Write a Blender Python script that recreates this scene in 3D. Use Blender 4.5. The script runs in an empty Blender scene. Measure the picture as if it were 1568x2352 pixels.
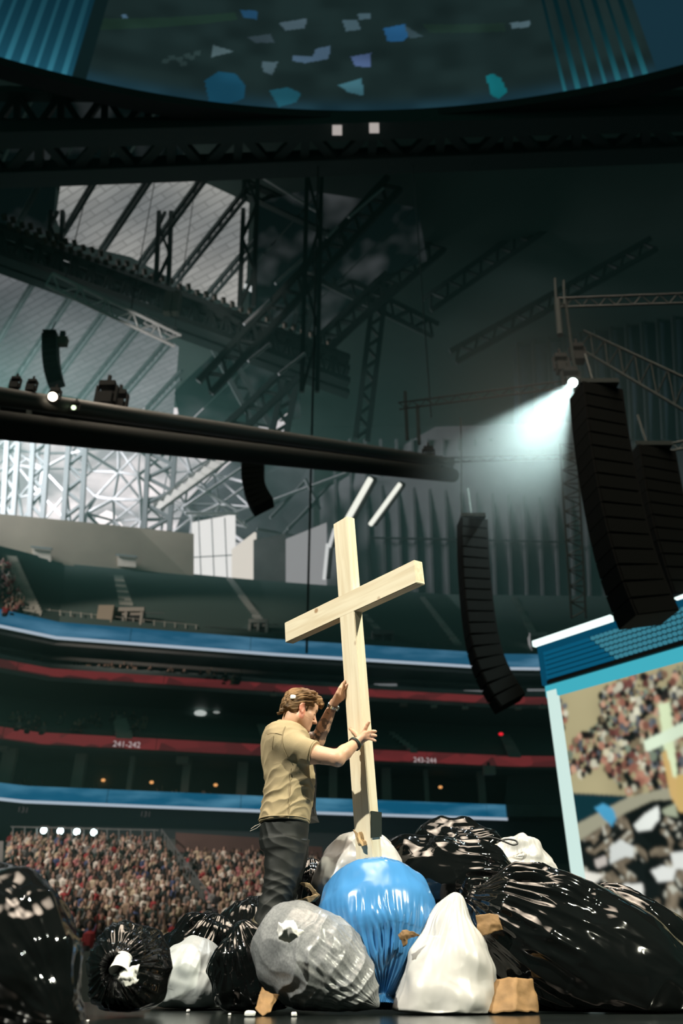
import bpy, math, random
import numpy as np
from mathutils import Vector, Matrix

# ------------------------------------------------------------------ camera, world, light, exposure
sc = bpy.context.scene
COL = sc.collection
FPX, PITCH, EYE = 1829.0, math.radians(30.7), 0.127
CP, SP = math.cos(PITCH), math.sin(PITCH)

cam_d = bpy.data.cameras.new('camera')
cam_d.sensor_fit = 'VERTICAL'
cam_d.sensor_height = 36.0
cam_d.sensor_width = 24.0
cam_d.lens = FPX / 2352 * 36.0
cam_d.clip_start = 0.05
cam_d.clip_end = 600
cam_d.dof.use_dof = True
cam_d.dof.focus_distance = 4.95
cam_d.dof.aperture_fstop = 1.5
cam = bpy.data.objects.new('camera', cam_d)
cam.location = (0, 0, EYE)
cam.rotation_euler = (math.pi / 2 + PITCH, 0, 0)
COL.objects.link(cam)
sc.camera = cam

sc.view_settings.view_transform = 'Standard'
sc.view_settings.look = 'None'
sc.view_settings.exposure = 0.0
sc.view_settings.gamma = 1.0
sc.view_settings.use_curve_mapping = False

world = bpy.data.worlds.new('arena_dark')
sc.world = world
world.use_nodes = True
world.node_tree.nodes['Background'].inputs[0].default_value = (0.0100, 0.0340, 0.0280, 1)
world.node_tree.nodes['Background'].inputs[1].default_value = 1.0


def lamp(name, kind, loc, aim, energy, color, **kw):
    d = bpy.data.lights.new(name, kind)
    d.energy = energy
    d.color = color
    for k, v in kw.items():
        setattr(d, k, v)
    o = bpy.data.objects.new(name, d)
    o.location = loc
    v = Vector(aim) - Vector(loc)
    o.rotation_euler = v.to_track_quat('-Z', 'Y').to_euler()
    COL.objects.link(o)
    return o


AIM = (0.05, 5.1, 1.3)
# the daylit roof opening over the pitch
ro = lamp('roof_daylight', 'AREA', (2, -5, 60), (1, 2, 0), 9500, (1.0, 0.82, 0.64), shape='DISK', size=56)
ro.data.spread = math.radians(48)
# follow spots on the stage
lamp('followspot_west', 'SPOT', (-9, -3.5, 12), AIM, 15000, (1.0, 0.97, 0.84), spot_size=0.62, spot_blend=0.5, shadow_soft_size=0.16)
lamp('followspot_east', 'SPOT', (10, -4, 10.5), AIM, 13500, (1.0, 0.98, 0.78), spot_size=0.62, spot_blend=0.5, shadow_soft_size=0.16)
lamp('back_spot', 'SPOT', (7, 16, 24), AIM, 10000, (0.86, 0.95, 1.0), spot_size=0.3, spot_blend=0.6, shadow_soft_size=0.2)
# unseen area lamp added to brighten the end-wall steel and tan wall
sw_ = lamp('steel_fill', 'AREA', (-58, 70, 60), (-14, 92, 48), 24000, (0.90, 0.97, 1.0), shape='RECTANGLE', size=14, size_y=14)
sw_.data.spread = math.radians(100)
# unseen spot added from below to brighten the silver truss
lamp('truss_fill', 'SPOT', (-24, 14, 4), (-15.5, 46, 43), 60000, (1.0, 0.97, 0.92), spot_size=0.13, spot_blend=0.5, shadow_soft_size=0.4)
# unseen spots added to wash the stands with light, standing for house lights
lamp('stand_wash', 'SPOT', (-52, 20, 34), (-15, 50, 4), 120000, (1.0, 0.90, 0.80), spot_size=0.55, spot_blend=0.8, shadow_soft_size=1.5)

lamp('upper_stand_wash', 'SPOT', (-54, 16, 30), (-18, 62, 27.5), 60000, (1.0, 0.92, 0.78), spot_size=0.24, spot_blend=0.7, shadow_soft_size=0.8)
# keep the light paths short: the hall is dark and dull
sc.cycles.max_bounces = 6
sc.cycles.diffuse_bounces = 2
sc.cycles.glossy_bounces = 4
sc.cycles.caustics_reflective = False
sc.cycles.caustics_refractive = False

# ------------------------------------------------------------------ helpers


def ray(px, py):
    xn = (px - 784.0) / FPX
    yu = (1176.0 - py) / FPX
    return np.array([xn, CP - yu * SP, SP + yu * CP])


def W(px, py, Y):
    """the point at depth Y (metres from the lens, along the stage) seen at a pixel"""
    d = ray(px, py)
    p = d * (Y / d[1])
    p[2] += EYE
    return p


def WZ(px, py, Z):
    d = ray(px, py)
    p = d * ((Z - EYE) / d[2])
    p[2] += EYE
    return p


def WP(px, py, P0, N):
    d = ray(px, py)
    O = np.array([0, 0, EYE])
    t = np.dot(np.asarray(P0) - O, N) / np.dot(d, N)
    return O + d * t


def V(a):
    return Vector([float(x) for x in a])


def tag(o, label=None, cat=None, group=None, kind=None):
    if label:
        o['label'] = label
    if cat:
        o['category'] = cat
    if group:
        o['group'] = group
    if kind:
        o['kind'] = kind
    return o


def link(name, me, parent=None):
    o = bpy.data.objects.new(name, me)
    COL.objects.link(o)
    if parent is not None:
        o.parent = parent
    return o


def empty(name, loc=(0, 0, 0)):
    o = bpy.data.objects.new(name, None)
    o.empty_display_size = 0.1
    o.location = V(loc)
    COL.objects.link(o)
    return o


def mesh(name, verts, faces, m=None, smooth=False, parent=None, rel=None):
    """a mesh object in world coordinates; rel = world origin of its parent Empty"""
    me = bpy.data.meshes.new(name)
    verts = np.asarray(verts, dtype=float)
    if rel is not None:
        verts = verts - np.asarray(rel, dtype=float)
    me.from_pydata(verts.tolist(), [], [list(map(int, f)) for f in faces])
    if m is not None:
        me.materials.append(m)
    if smooth:
        me.polygons.foreach_set('use_smooth', np.ones(len(me.polygons), dtype=bool))
    me.update()
    return link(name, me, parent)


def fast_mesh(name, V_, Q, m=None, smooth=True, parent=None, rel=None):
    """quads only, straight from numpy arrays"""
    me = bpy.data.meshes.new(name)
    V_ = np.asarray(V_, dtype=np.float32)
    if rel is not None:
        V_ = V_ - np.asarray(rel, dtype=np.float32)
    Q = np.asarray(Q, dtype=np.int32)
    n, k = Q.shape
    me.vertices.add(len(V_))
    me.vertices.foreach_set('co', V_.ravel())
    me.loops.add(n * k)
    me.loops.foreach_set('vertex_index', Q.ravel())
    me.polygons.add(n)
    me.polygons.foreach_set('loop_start', np.arange(0, n * k, k, dtype=np.int32))
    me.polygons.foreach_set('use_smooth', np.full(n, smooth, dtype=bool))
    if m is not None:
        me.materials.append(m)
    me.update(calc_edges=True)
    me.validate()
    return link(name, me, parent)


def set_colors(o, cols, name='Col'):
    a = o.data.color_attributes.new(name, 'FLOAT_COLOR', 'POINT')
    c = np.ones((len(o.data.vertices), 4), dtype=np.float32)
    c[:, :3] = cols
    a.data.foreach_set('color', c.ravel())


def basis(z, xhint=(1, 0, 0)):
    z = np.asarray(z, float)
    z = z / np.linalg.norm(z)
    x = np.asarray(xhint, float)
    x = x - z * np.dot(x, z)
    if np.linalg.norm(x) < 1e-4:
        x = np.array([0, 1.0, 0]) - z * z[1]
    x /= np.linalg.norm(x)
    y = np.cross(z, x)
    return np.stack([x, y, z], 1)


def reparent(ch, pa):
    """make a part the sub-part of its sibling without moving it"""
    ch.parent = pa
    ch.matrix_parent_inverse = pa.matrix_basis.inverted()


ORD = ['first', 'second', 'third', 'fourth', 'fifth', 'sixth', 'seventh', 'eighth', 'ninth', 'tenth', 'eleventh', 'twelfth', 'thirteenth', 'fourteenth']

# shared unit meshes -------------------------------------------------
def unit_box():
    v = [(x, y, z) for x in (-.5, .5) for y in (-.5, .5) for z in (-.5, .5)]
    f = [(0, 1, 3, 2), (4, 6, 7, 5), (0, 4, 5, 1), (2, 3, 7, 6), (0, 2, 6, 4), (1, 5, 7, 3)]
    return v, f


def unit_tube(n=8):
    v = []
    for z in (-.5, .5):
        for i in range(n):
            a = 2 * math.pi * i / n
            v.append((.5 * math.cos(a), .5 * math.sin(a), z))
    f = [(i, (i + 1) % n, n + (i + 1) % n, n + i) for i in range(n)]
    f += [tuple(range(n - 1, -1, -1)), tuple(range(n, 2 * n))]
    return v, f


_shared = {}


def shared(kind, m):
    key = (kind, m.name)
    if key not in _shared:
        v, f = unit_box() if kind == 'box' else unit_tube(10 if kind == 'tube' else 6)
        me = bpy.data.meshes.new(kind + '_' + m.name)
        me.from_pydata(v, [], f)
        me.materials.append(m)
        me.update()
        _shared[key] = me
    return _shared[key]


def beam(name, a, b, w, m, parent=None, d=None, kind='box', hint=(1, 0, 0), rel=None):
    """a straight bar from a to b"""
    a = np.asarray(a, float)
    b = np.asarray(b, float)
    L = np.linalg.norm(b - a)
    if L < 1e-6:
        return None
    R = basis(b - a, hint)
    o = link(name, shared(kind, m), parent)
    c = (a + b) / 2
    if rel is not None:
        c = c - np.asarray(rel, float)
    M = Matrix([[R[0, 0], R[0, 1], R[0, 2]], [R[1, 0], R[1, 1], R[1, 2]], [R[2, 0], R[2, 1], R[2, 2]]]).to_4x4()
    o.matrix_local = Matrix.Translation(V(c)) @ M @ Matrix.Diagonal((w, d or w, L, 1))
    return o


def boxo(name, c, size, m, parent=None, rel=None, R=None):
    o = link(name, shared('box', m), parent)
    c = np.asarray(c, float)
    if rel is not None:
        c = c - np.asarray(rel, float)
    M = Matrix.Identity(4) if R is None else Matrix([list(map(float, r)) for r in R]).to_4x4()
    o.matrix_local = Matrix.Translation(V(c)) @ M @ Matrix.Diagonal((size[0], size[1], size[2], 1))
    return o


def tube_mesh(pts, r, n=8, closed=False):
    """swept tube along points -> verts, quads"""
    pts = np.asarray(pts, float)
    m = len(pts)
    r = np.full(m, r) if np.isscalar(r) else np.asarray(r)
    T = np.gradient(pts, axis=0)
    if closed:
        T = np.roll(pts, -1, 0) - np.roll(pts, 1, 0)
    vs = []
    h = np.array([0.13, 0.31, 0.94])
    for i in range(m):
        R = basis(T[i], h)
        h = R[:, 0]
        a = np.arange(n) * 2 * math.pi / n
        vs.append(pts[i] + r[i] * (np.cos(a)[:, None] * R[:, 0] + np.sin(a)[:, None] * R[:, 1]))
    vs = np.concatenate(vs)
    f = []
    for i in range(m if closed else m - 1):
        j = (i + 1) % m
        for k in range(n):
            f.append((i * n + k, i * n + (k + 1) % n, j * n + (k + 1) % n, j * n + k))
    return vs, f


# numpy noise ---------------------------------------------------------
def _hash(ix, iy, iz, seed):
    h = (ix.astype(np.uint32) * np.uint32(374761393) + iy.astype(np.uint32) * np.uint32(668265263)
         + iz.astype(np.uint32) * np.uint32(2246822519) + np.uint32((seed * 3266489917) & 0xffffffff))
    h = (h ^ (h >> np.uint32(13))) * np.uint32(1274126177)
    h = h ^ (h >> np.uint32(16))
    return (h & np.uint32(0xffff)).astype(np.float32) / 32767.5 - 1.0


def noise(P, seed=0):
    P = np.asarray(P, dtype=np.float32)
    i = np.floor(P).astype(np.int64)
    f = P - i
    u = f * f * f * (f * (f * 6 - 15) + 10)
    r = 0
    for dx in (0, 1):
        wx = u[:, 0] if dx else 1 - u[:, 0]
        for dy in (0, 1):
            wy = u[:, 1] if dy else 1 - u[:, 1]
            for dz in (0, 1):
                wz = u[:, 2] if dz else 1 - u[:, 2]
                r = r + wx * wy * wz * _hash(i[:, 0] + dx, i[:, 1] + dy, i[:, 2] + dz, seed)
    return r


def sstep(a, b, x):
    t = np.clip((x - a) / (b - a), 0, 1)
    return t * t * (3 - 2 * t)


# materials ------------------------------------------------------------
def nodes_of(m):
    return m.node_tree.nodes, m.node_tree.links


def mat(name, col, rough=0.6, metal=0.0, spec=0.5, emit=None, es=0.0, bump=None, var=None, coat=0.0, trans=0.0, sss=0.0, attr=None, coord='Object'):
    """procedural principled material. bump=(scale, strength[, detail]); var=(scale, amount)"""
    m = bpy.data.materials.new(name)
    m.use_nodes = True
    N, L = nodes_of(m)
    b = N['Principled BSDF']
    b.inputs['Base Color'].default_value = (*col, 1)
    b.inputs['Roughness'].default_value = rough
    b.inputs['Metallic'].default_value = metal
    b.inputs['Specular IOR Level'].default_value = spec
    if coat:
        b.inputs['Coat Weight'].default_value = coat
        b.inputs['Coat Roughness'].default_value = 0.08
    if trans:
        b.inputs['Transmission Weight'].default_value = trans
    if sss:
        b.inputs['Subsurface Weight'].default_value = sss
        b.inputs['Subsurface Radius'].default_value = (.02, .012, .008)
        b.inputs['Subsurface Scale'].default_value = 0.5
    if emit:
        b.inputs['Emission Color'].default_value = (*emit, 1)
        b.inputs['Emission Strength'].default_value = es
    tc = N.new('ShaderNodeTexCoord')
    if attr:
        a = N.new('ShaderNodeVertexColor')
        a.layer_name = attr
        L.new(a.outputs['Color'], b.inputs['Base Color'])
    if var:
        n = N.new('ShaderNodeTexNoise')
        n.inputs['Scale'].default_value = var[0]
        n.inputs['Detail'].default_value = 5
        L.new(tc.outputs[coord], n.inputs['Vector'])
        mx = N.new('ShaderNodeMix')
        mx.data_type = 'RGBA'
        mx.blend_type = 'MULTIPLY'
        mx.inputs[0].default_value = 1.0
        rp = N.new('ShaderNodeMapRange')
        rp.inputs[1].default_value = 0.3
        rp.inputs[2].default_value = 0.7
        rp.inputs[3].default_value = 1 - var[1]
        rp.inputs[4].default_value = 1 + var[1] * .3
        L.new(n.outputs['Fac'], rp.inputs[0])
        if attr:
            L.new(a.outputs['Color'], mx.inputs[6])
        else:
            mx.inputs[6].default_value = (*col, 1)
        L.new(rp.outputs[0], mx.inputs[7])
        L.new(mx.outputs[2], b.inputs['Base Color'])
    if bump:
        n2 = N.new('ShaderNodeTexNoise')
        n2.inputs['Scale'].default_value = bump[0]
        n2.inputs['Detail'].default_value = bump[2] if len(bump) > 2 else 4
        L.new(tc.outputs[coord], n2.inputs['Vector'])
        bp = N.new('ShaderNodeBump')
        bp.inputs['Strength'].default_value = bump[1]
        bp.inputs['Distance'].default_value = 0.01
        L.new(n2.outputs['Fac'], bp.inputs['Height'])
        L.new(bp.outputs['Normal'], b.inputs['Normal'])
    return m


def emat(name, col, s):
    m = bpy.data.materials.new(name)
    m.use_nodes = True
    N, L = nodes_of(m)
    N.remove(N['Principled BSDF'])
    e = N.new('ShaderNodeEmission')
    e.inputs[0].default_value = (*col, 1)
    e.inputs[1].default_value = s
    L.new(e.outputs[0], N['Material Output'].inputs[0])
    return m


def emat_var(name, c1, c2, s, scale=(1, 1, 1), detail=4, lo=.35, hi=.65, tex='noise'):
    """an emitting panel whose colour varies procedurally (LED video, daylit cloth roof)"""
    m = emat(name, c1, s)
    N, L = nodes_of(m)
    e = [n for n in N if n.type == 'EMISSION'][0]
    tc = N.new('ShaderNodeTexCoord')
    mp = N.new('ShaderNodeMapping')
    mp.inputs['Scale'].default_value = scale
    L.new(tc.outputs['Object'], mp.inputs[0])
    if tex == 'noise':
        n = N.new('ShaderNodeTexNoise')
        n.inputs['Scale'].default_value = 1
        n.inputs['Detail'].default_value = detail
        out = n.outputs['Fac']
    else:
        n = N.new('ShaderNodeTexVoronoi')
        n.inputs['Scale'].default_value = 1
        sp = N.new('ShaderNodeSeparateColor')
        L.new(n.outputs['Color'], sp.inputs[0])
        out = sp.outputs[0]
    L.new(mp.outputs[0], n.inputs['Vector'])
    r = N.new('ShaderNodeMapRange')
    r.inputs[1].default_value = lo
    r.inputs[2].default_value = hi
    L.new(out, r.inputs[0])
    mx = N.new('ShaderNodeMix')
    mx.data_type = 'RGBA'
    mx.inputs[6].default_value = (*c1, 1)
    mx.inputs[7].default_value = (*c2, 1)
    L.new(r.outputs[0], mx.inputs[0])
    L.new(mx.outputs[2], e.inputs[0])
    return m


def add_rows(m, bw, bh, dark):
    """fine panel joints on an emitting roof sheet"""
    N, L = nodes_of(m)
    e = [n for n in N if n.type == 'EMISSION'][0]
    src = e.inputs[0].links[0].from_socket
    tc = N.new('ShaderNodeTexCoord')
    mp = N.new('ShaderNodeMapping')
    mp.inputs['Rotation'].default_value = (0, 0, .55)
    L.new(tc.outputs['Object'], mp.inputs[0])
    b = N.new('ShaderNodeTexBrick')
    b.inputs['Color1'].default_value = (1, 1, 1, 1)
    b.inputs['Color2'].default_value = (.84, .84, .84, 1)
    b.inputs['Mortar'].default_value = (dark, dark, dark, 1)
    b.inputs['Scale'].default_value = 1
    b.inputs['Mortar Size'].default_value = .07
    b.inputs['Brick Width'].default_value = bw
    b.inputs['Row Height'].default_value = bh
    L.new(mp.outputs[0], b.inputs['Vector'])
    mx = N.new('ShaderNodeMix')
    mx.data_type = 'RGBA'
    mx.blend_type = 'MULTIPLY'
    mx.inputs[0].default_value = 1
    L.new(src, mx.inputs[6])
    L.new(b.outputs['Color'], mx.inputs[7])
    L.new(mx.outputs[2], e.inputs[0])


def emat_attr(name, s):
    m = emat(name, (1, 1, 1), s)
    N, L = nodes_of(m)
    e = [n for n in N if n.type == 'EMISSION'][0]
    a = N.new('ShaderNodeVertexColor')
    a.layer_name = 'Col'
    L.new(a.outputs['Color'], e.inputs[0])
    return m


M = {}
M['steel_dark'] = mat('steel_dark', (.06, .08, .077), .55, .3)
M['steel_mid'] = mat('steel_mid', (.16, .18, .18), .5, .2)
M['steel_white'] = mat('steel_white', (.55, .57, .57), .5)
M['steel_lit'] = mat('steel_lit', (.8, .82, .8), .4)
M['black_paint'] = mat('black_paint', (.012, .014, .014), .5)
M['pipe_grey'] = mat('pipe_grey', (.11, .115, .11), .5, .1)
M['concrete'] = mat('concrete', (.52, .48, .42), .8, var=(.3, .25), bump=(2, .2))
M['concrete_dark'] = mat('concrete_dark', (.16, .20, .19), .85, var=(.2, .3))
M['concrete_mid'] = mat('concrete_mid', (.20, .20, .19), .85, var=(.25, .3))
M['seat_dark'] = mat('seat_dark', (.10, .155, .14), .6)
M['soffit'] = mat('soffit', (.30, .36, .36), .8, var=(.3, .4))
M['tan_wall'] = mat('tan_wall', (.52, .44, .34), .8, var=(.15, .25))
M['grey_wall'] = mat('grey_wall', (.30, .32, .33), .75, var=(.12, .3))
M['brown_ledge'] = mat('brown_ledge', (.14, .085, .075), .8, var=(.3, .2))
# ================================================================== THE ARENA
rnd = random.Random(7)
CUR = np.array([(-46, 42), (-34, 51.6), (-26.4, 57.5), (-22.8, 59.9), (-5.7, 63.6), (14.2, 67.1), (32, 67.6), (60, 68)], float)


def cur_norms(pts):
    d = np.diff(pts, axis=0)
    d /= np.linalg.norm(d, axis=1)[:, None]
    n = np.stack([-d[:, 1], d[:, 0]], 1)
    out = [n[0]]
    for i in range(1, len(pts) - 1):
        m_ = n[i - 1] + n[i]
        m_ /= np.linalg.norm(m_)
        out.append(m_ / np.dot(m_, n[i]))
    out.append(n[-1])
    return np.array(out)


def cur_clip(x0, x1):
    xs = sorted(set([x0, x1] + [x for x in CUR[:, 0] if x0 < x < x1]))
    return np.array([(x, np.interp(x, CUR[:, 0], CUR[:, 1])) for x in xs])


CN = cur_norms(CUR)


def cur_pt(x, off, z):
    """a point on the offset bowl curve whose base point has abscissa x"""
    y = np.interp(x, CUR[:, 0], CUR[:, 1])
    nx = np.interp(x, CUR[:, 0], CN[:, 0])
    ny = np.interp(x, CUR[:, 0], CN[:, 1])
    return np.array([x + nx * off, y + ny * off, z])


def sweep(name, prof, m, x0=-46, x1=60, parent=None, closed=False, smooth=False):
    pts = cur_clip(x0, x1)
    vs, fs = [], []
    k = len(prof)
    for (x, y) in pts:
        for (off, z) in prof:
            vs.append(cur_pt(x, off, z))
    for i in range(len(pts) - 1):
        for j in range(k if closed else k - 1):
            j2 = (j + 1) % k
            fs.append((i * k + j, (i + 1) * k + j, (i + 1) * k + j2, i * k + j2))
    if closed:
        fs.append(tuple(range(k)))
        fs.append(tuple(range((len(pts) - 1) * k + k - 1, (len(pts) - 1) * k - 1, -1)))
    return mesh(name, vs, fs, m, smooth, parent)


def off_of(p):
    best = None
    for i in range(len(CUR) - 1):
        a, b = CUR[i], CUR[i + 1]
        ab = b - a
        t = np.clip(np.dot(p[:2] - a, ab) / np.dot(ab, ab), 0, 1)
        q = a + ab * t
        d = np.linalg.norm(p[:2] - q)
        n = np.array([-ab[1], ab[0]])
        s = 1 if np.dot(p[:2] - q, n) > 0 else -1
        if best is None or d < abs(best):
            best = s * d
    return best


def deck_hit(px, py, zf, o0, o1):
    """where the sight line through a pixel meets a seating deck"""
    d = ray(px, py)
    prev = None
    for t in np.arange(34, 125, .25):
        p = d * t
        p[2] += EYE
        o = off_of(p)
        if o0 - 3 <= o <= o1 + 3:
            g = p[2] - zf(o)
            if prev is not None and prev > 0 >= g or (prev is not None and prev < 0 <= g):
                return p
            prev = g
    p = d * 64
    p[2] += EYE
    return p


def steps(o0, z0, o1, z1, n):
    pr = []
    for i in range(n):
        o = o0 + (o1 - o0) * i / n
        z = z0 + (z1 - z0) * i / n
        pr += [(o, z), (o, z + (z1 - z0) / n)]
    pr.append((o1, z1))
    return pr


LOW = lambda o: .8 + (o + 24.5) * 7.0 / 22
CLUB = lambda o: 16.5 + o * .58
UPP = lambda o: 25.4 + (o - .5) * 14.2 / 18.5

# floor and stands --------------------------------------------------
M['stage_gloss'] = mat('stage_gloss', (.010, .014, .013), .16, spec=.6, bump=(3, .05), var=(1.2, .5))
v, f = unit_box()
st = mesh('floor', [(x * 30, y * 13.5 + 1.25, -.6 + z * 1.2) for x, y, z in v], f, M['stage_gloss'])
tag(st, 'black glossy stage floor under the trash bags', kind='structure')
M['pitch'] = mat('pitch', (.012, .016, .015), .7, var=(.1, .4))
tag(mesh('arena_ground', [(-90, -60, -1.6), (90, -60, -1.6), (90, 120, -1.6), (-90, 120, -1.6)], [(0, 1, 2, 3)], M['pitch']),
    'dark arena ground below the stage', kind='structure')

tag(sweep('lower_stand', [(-24.5, -1.6)] + steps(-24.5, .8, -2.5, 7.8, 26) + [(1.6, 7.8)], M['concrete_dark']), 'stepped lower seating stand full of people', kind='structure')
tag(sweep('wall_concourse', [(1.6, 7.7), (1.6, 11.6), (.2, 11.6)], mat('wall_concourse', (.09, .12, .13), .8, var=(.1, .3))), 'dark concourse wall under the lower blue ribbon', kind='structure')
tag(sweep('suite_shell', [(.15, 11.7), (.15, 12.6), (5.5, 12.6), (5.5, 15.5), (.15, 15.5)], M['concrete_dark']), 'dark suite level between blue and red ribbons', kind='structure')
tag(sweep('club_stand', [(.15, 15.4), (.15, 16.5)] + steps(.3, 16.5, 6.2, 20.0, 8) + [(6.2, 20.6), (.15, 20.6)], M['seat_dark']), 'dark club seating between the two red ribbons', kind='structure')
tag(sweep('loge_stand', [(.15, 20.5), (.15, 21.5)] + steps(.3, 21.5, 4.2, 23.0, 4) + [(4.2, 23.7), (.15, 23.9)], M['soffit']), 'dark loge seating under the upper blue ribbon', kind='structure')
tag(sweep('upper_stand', [(.15, 24.0), (.15, 25.4)] + steps(.5, 25.4, 19, 39.6, 30) + [(19, 39.6)], M['seat_dark']), 'steep dark empty upper seating stand', kind='structure')
# underside beams of the upper deck
for i, (o, z, h) in enumerate([(.6, 23.55, .25), (2.2, 22.9, .3)]):
    tag(sweep('trim_%d' % (i + 1), [(o, z), (o - .12, z), (o - .12, z + h), (o, z + h)], M['concrete_mid'], closed=True), kind='structure')

# ribbon boards -----------------------------------------------------
M['led_blue'] = emat_var('led_blue', (.004, .075, .145), (.06, .20, .30), 1.15, (.22, .22, 1.1), 8, .42, .75)
M['led_blue_up'] = emat_var('led_blue_up', (.012, .080, .145), (.07, .19, .29), 1.1, (.16, .16, .9), 8, .45, .75)
M['led_red'] = emat_var('led_red', (.145, .022, .024), (.055, .014, .015), .9, (.55, .55, 1.2), 0, .2, .9, 'voronoi')
M['led_white'] = emat('led_white', (.50, .62, .72), .75)


def ribbon(label, z0, z1, m, x0, x1, step, strip=None):
    e = empty('ribbon_board', cur_pt((x0 + x1) / 2, 0, z0))
    tag(e, label, 'ribbon display')
    base = np.array(e.location)
    xs = np.arange(x0, x1, step)
    for a in xs:
        b = min(a + step, x1) - .05
        pts = cur_clip(a, b)
        vs, fs = [], []
        for (x, y) in pts:
            for (o, z) in ((0, z0), (0, z1), (.12, z1), (.12, z0)):
                vs.append(cur_pt(x, o, z))
        n = len(pts)
        for i in range(n - 1):
            for j in range(4):
                fs.append((i * 4 + j, (i + 1) * 4 + j, (i + 1) * 4 + (j + 1) % 4, i * 4 + (j + 1) % 4))
        mesh('display_panel', vs, fs, m, parent=e, rel=base)
    if strip:
        pts = cur_clip(x0, x1)
        vs, fs = [], []
        for (x, y) in pts:
            for (o, z) in ((-.06, z0 - strip), (-.06, z0), (.1, z0), (.1, z0 - strip)):
                vs.append(cur_pt(x, o, z))
        for i in range(len(pts) - 1):
            for j in range(4):
                fs.append((i * 4 + j, (i + 1) * 4 + j, (i + 1) * 4 + (j + 1) % 4, i * 4 + (j + 1) % 4))
        s = mesh('light_strip', vs, fs, M['led_white'], parent=e, rel=base)
        s['label'] = 'thin white light strip along the bottom edge'
    return e


rb_low = ribbon('blue cloudy ribbon display above the packed lower stand', 11.55, 12.55, M['led_blue'], -46, 13.2, 9.6, .18)
rb_red1 = ribbon('red patterned ribbon display lettered 241-242', 15.62, 16.45, M['led_red'], -46, 60, 10.6)
rb_red2 = ribbon('red ribbon display below the upper blue ribbon', 20.85, 21.45, M['led_red'], -46, 60, 10.6)
rb_up = ribbon('blue ribbon display along the front of the upper stand', 24.1, 25.35, M['led_blue_up'], -46, 60, 9.6, .2)


def lettering(txt, px, py, size, m, parent, off=-.02, zc=None):
    c = bpy.data.curves.new('lettering', 'FONT')
    c.body = txt
    c.size = size
    c.align_x = 'CENTER'
    c.align_y = 'CENTER'
    c.extrude = .004
    c.materials.append(m)
    o = bpy.data.objects.new('lettering', c)
    COL.objects.link(o)
    d = ray(px, py)
    # find where the sight line reaches the board
    for t in np.arange(45, 90, .05):
        p = d * t
        p[2] += EYE
        if off_of(p) >= off - .05:
            break
    i_ = int(np.clip(np.searchsorted(CUR[:, 0], p[0]) - 1, 0, len(CUR) - 2))
    tg_ = CUR[i_ + 1] - CUR[i_]
    tg_ = tg_ / np.linalg.norm(tg_)
    n = np.array([-tg_[1], tg_[0], 0])
    x = np.array([n[1], -n[0], 0])
    z = -n
    y = np.array([0, 0, 1.0])
    p = p - n * .08
    Mx = Matrix([[x[0], y[0], z[0], p[0]], [x[1], y[1], z[1], p[1]], [x[2], y[2], z[2], p[2]], [0, 0, 0, 1]])
    if parent is not None:
        o.parent = parent
        Mx = Matrix.Translation(-Vector(parent.location)) @ Mx
    o.matrix_local = Mx
    me = bpy.data.meshes.new_from_object(o)
    p2 = o.parent
    bpy.data.objects.remove(o)
    o = link('lettering', me, p2)
    o.matrix_local = Mx
    return o


M['letter'] = emat('letter', (.62, .55, .55), .75)
M['letter_dim'] = emat('letter_dim', (.07, .065, .065), .8)
lettering('241-242', 291, 1711, .62, M['letter'], rb_red1)
lettering('243-244', 975, 1747, .58, M['letter'], rb_red1)
for k, (px, py) in enumerate([(52, 1861), (334, 1871)]):
    e = lettering('131', px, py, .55, M['letter_dim'], None, 1.55)
    e.name = 'section_sign'
    tag(e, ['dim section number 131 on the wall above the row of white lights', 'dim section number 131 on the wall above the stair rail'][k], 'sign')

# suite columns and lamps --------------------------------------------
for k, (px, w) in enumerate([(70, 26), (218, 22), (332, 10), (452, 16), (572, 22), (898, 20), (992, 10), (1124, 16), (775, 18)]):
    p = deck_hit(px, 1790, lambda o: 14 if o < 2.2 else 0, 0, 5)
    p = cur_pt(p[0] * 1.02, 2.2, 0)
    boxo('column', (p[0], p[1], 14.05), (w / 27., .6, 2.9), M['concrete'])
for o in [x for x in bpy.data.objects if x.name.startswith('column')]:
    tag(o, kind='structure')
M['lamp_amber'] = emat('lamp_amber', (1.0, .48, .16), .9)
M['lamp_white'] = emat('lamp_white', (.9, 1.0, .95), 2.0)
M['lamp_red'] = emat('lamp_red', (1.0, .02, .04), .9)


def lens_obj(name, p, r, m, label, cat, group=None, flat=.6):
    n1, n2 = 10, 6
    vs, fs = [], []
    for j in range(n2 + 1):
        th = math.pi * j / n2
        for i in range(n1):
            a = 2 * math.pi * i / n1
            vs.append((p[0] + r * math.sin(th) * math.cos(a), p[1] + r * math.sin(th) * math.sin(a), p[2] + r * flat * math.cos(th)))
    for j in range(n2):
        for i in range(n1):
            fs.append((j * n1 + i, j * n1 + (i + 1) % n1, (j + 1) * n1 + (i + 1) % n1, (j + 1) * n1 + i))
    return tag(mesh(name, vs, fs, m, True), label, cat, group)


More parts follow.
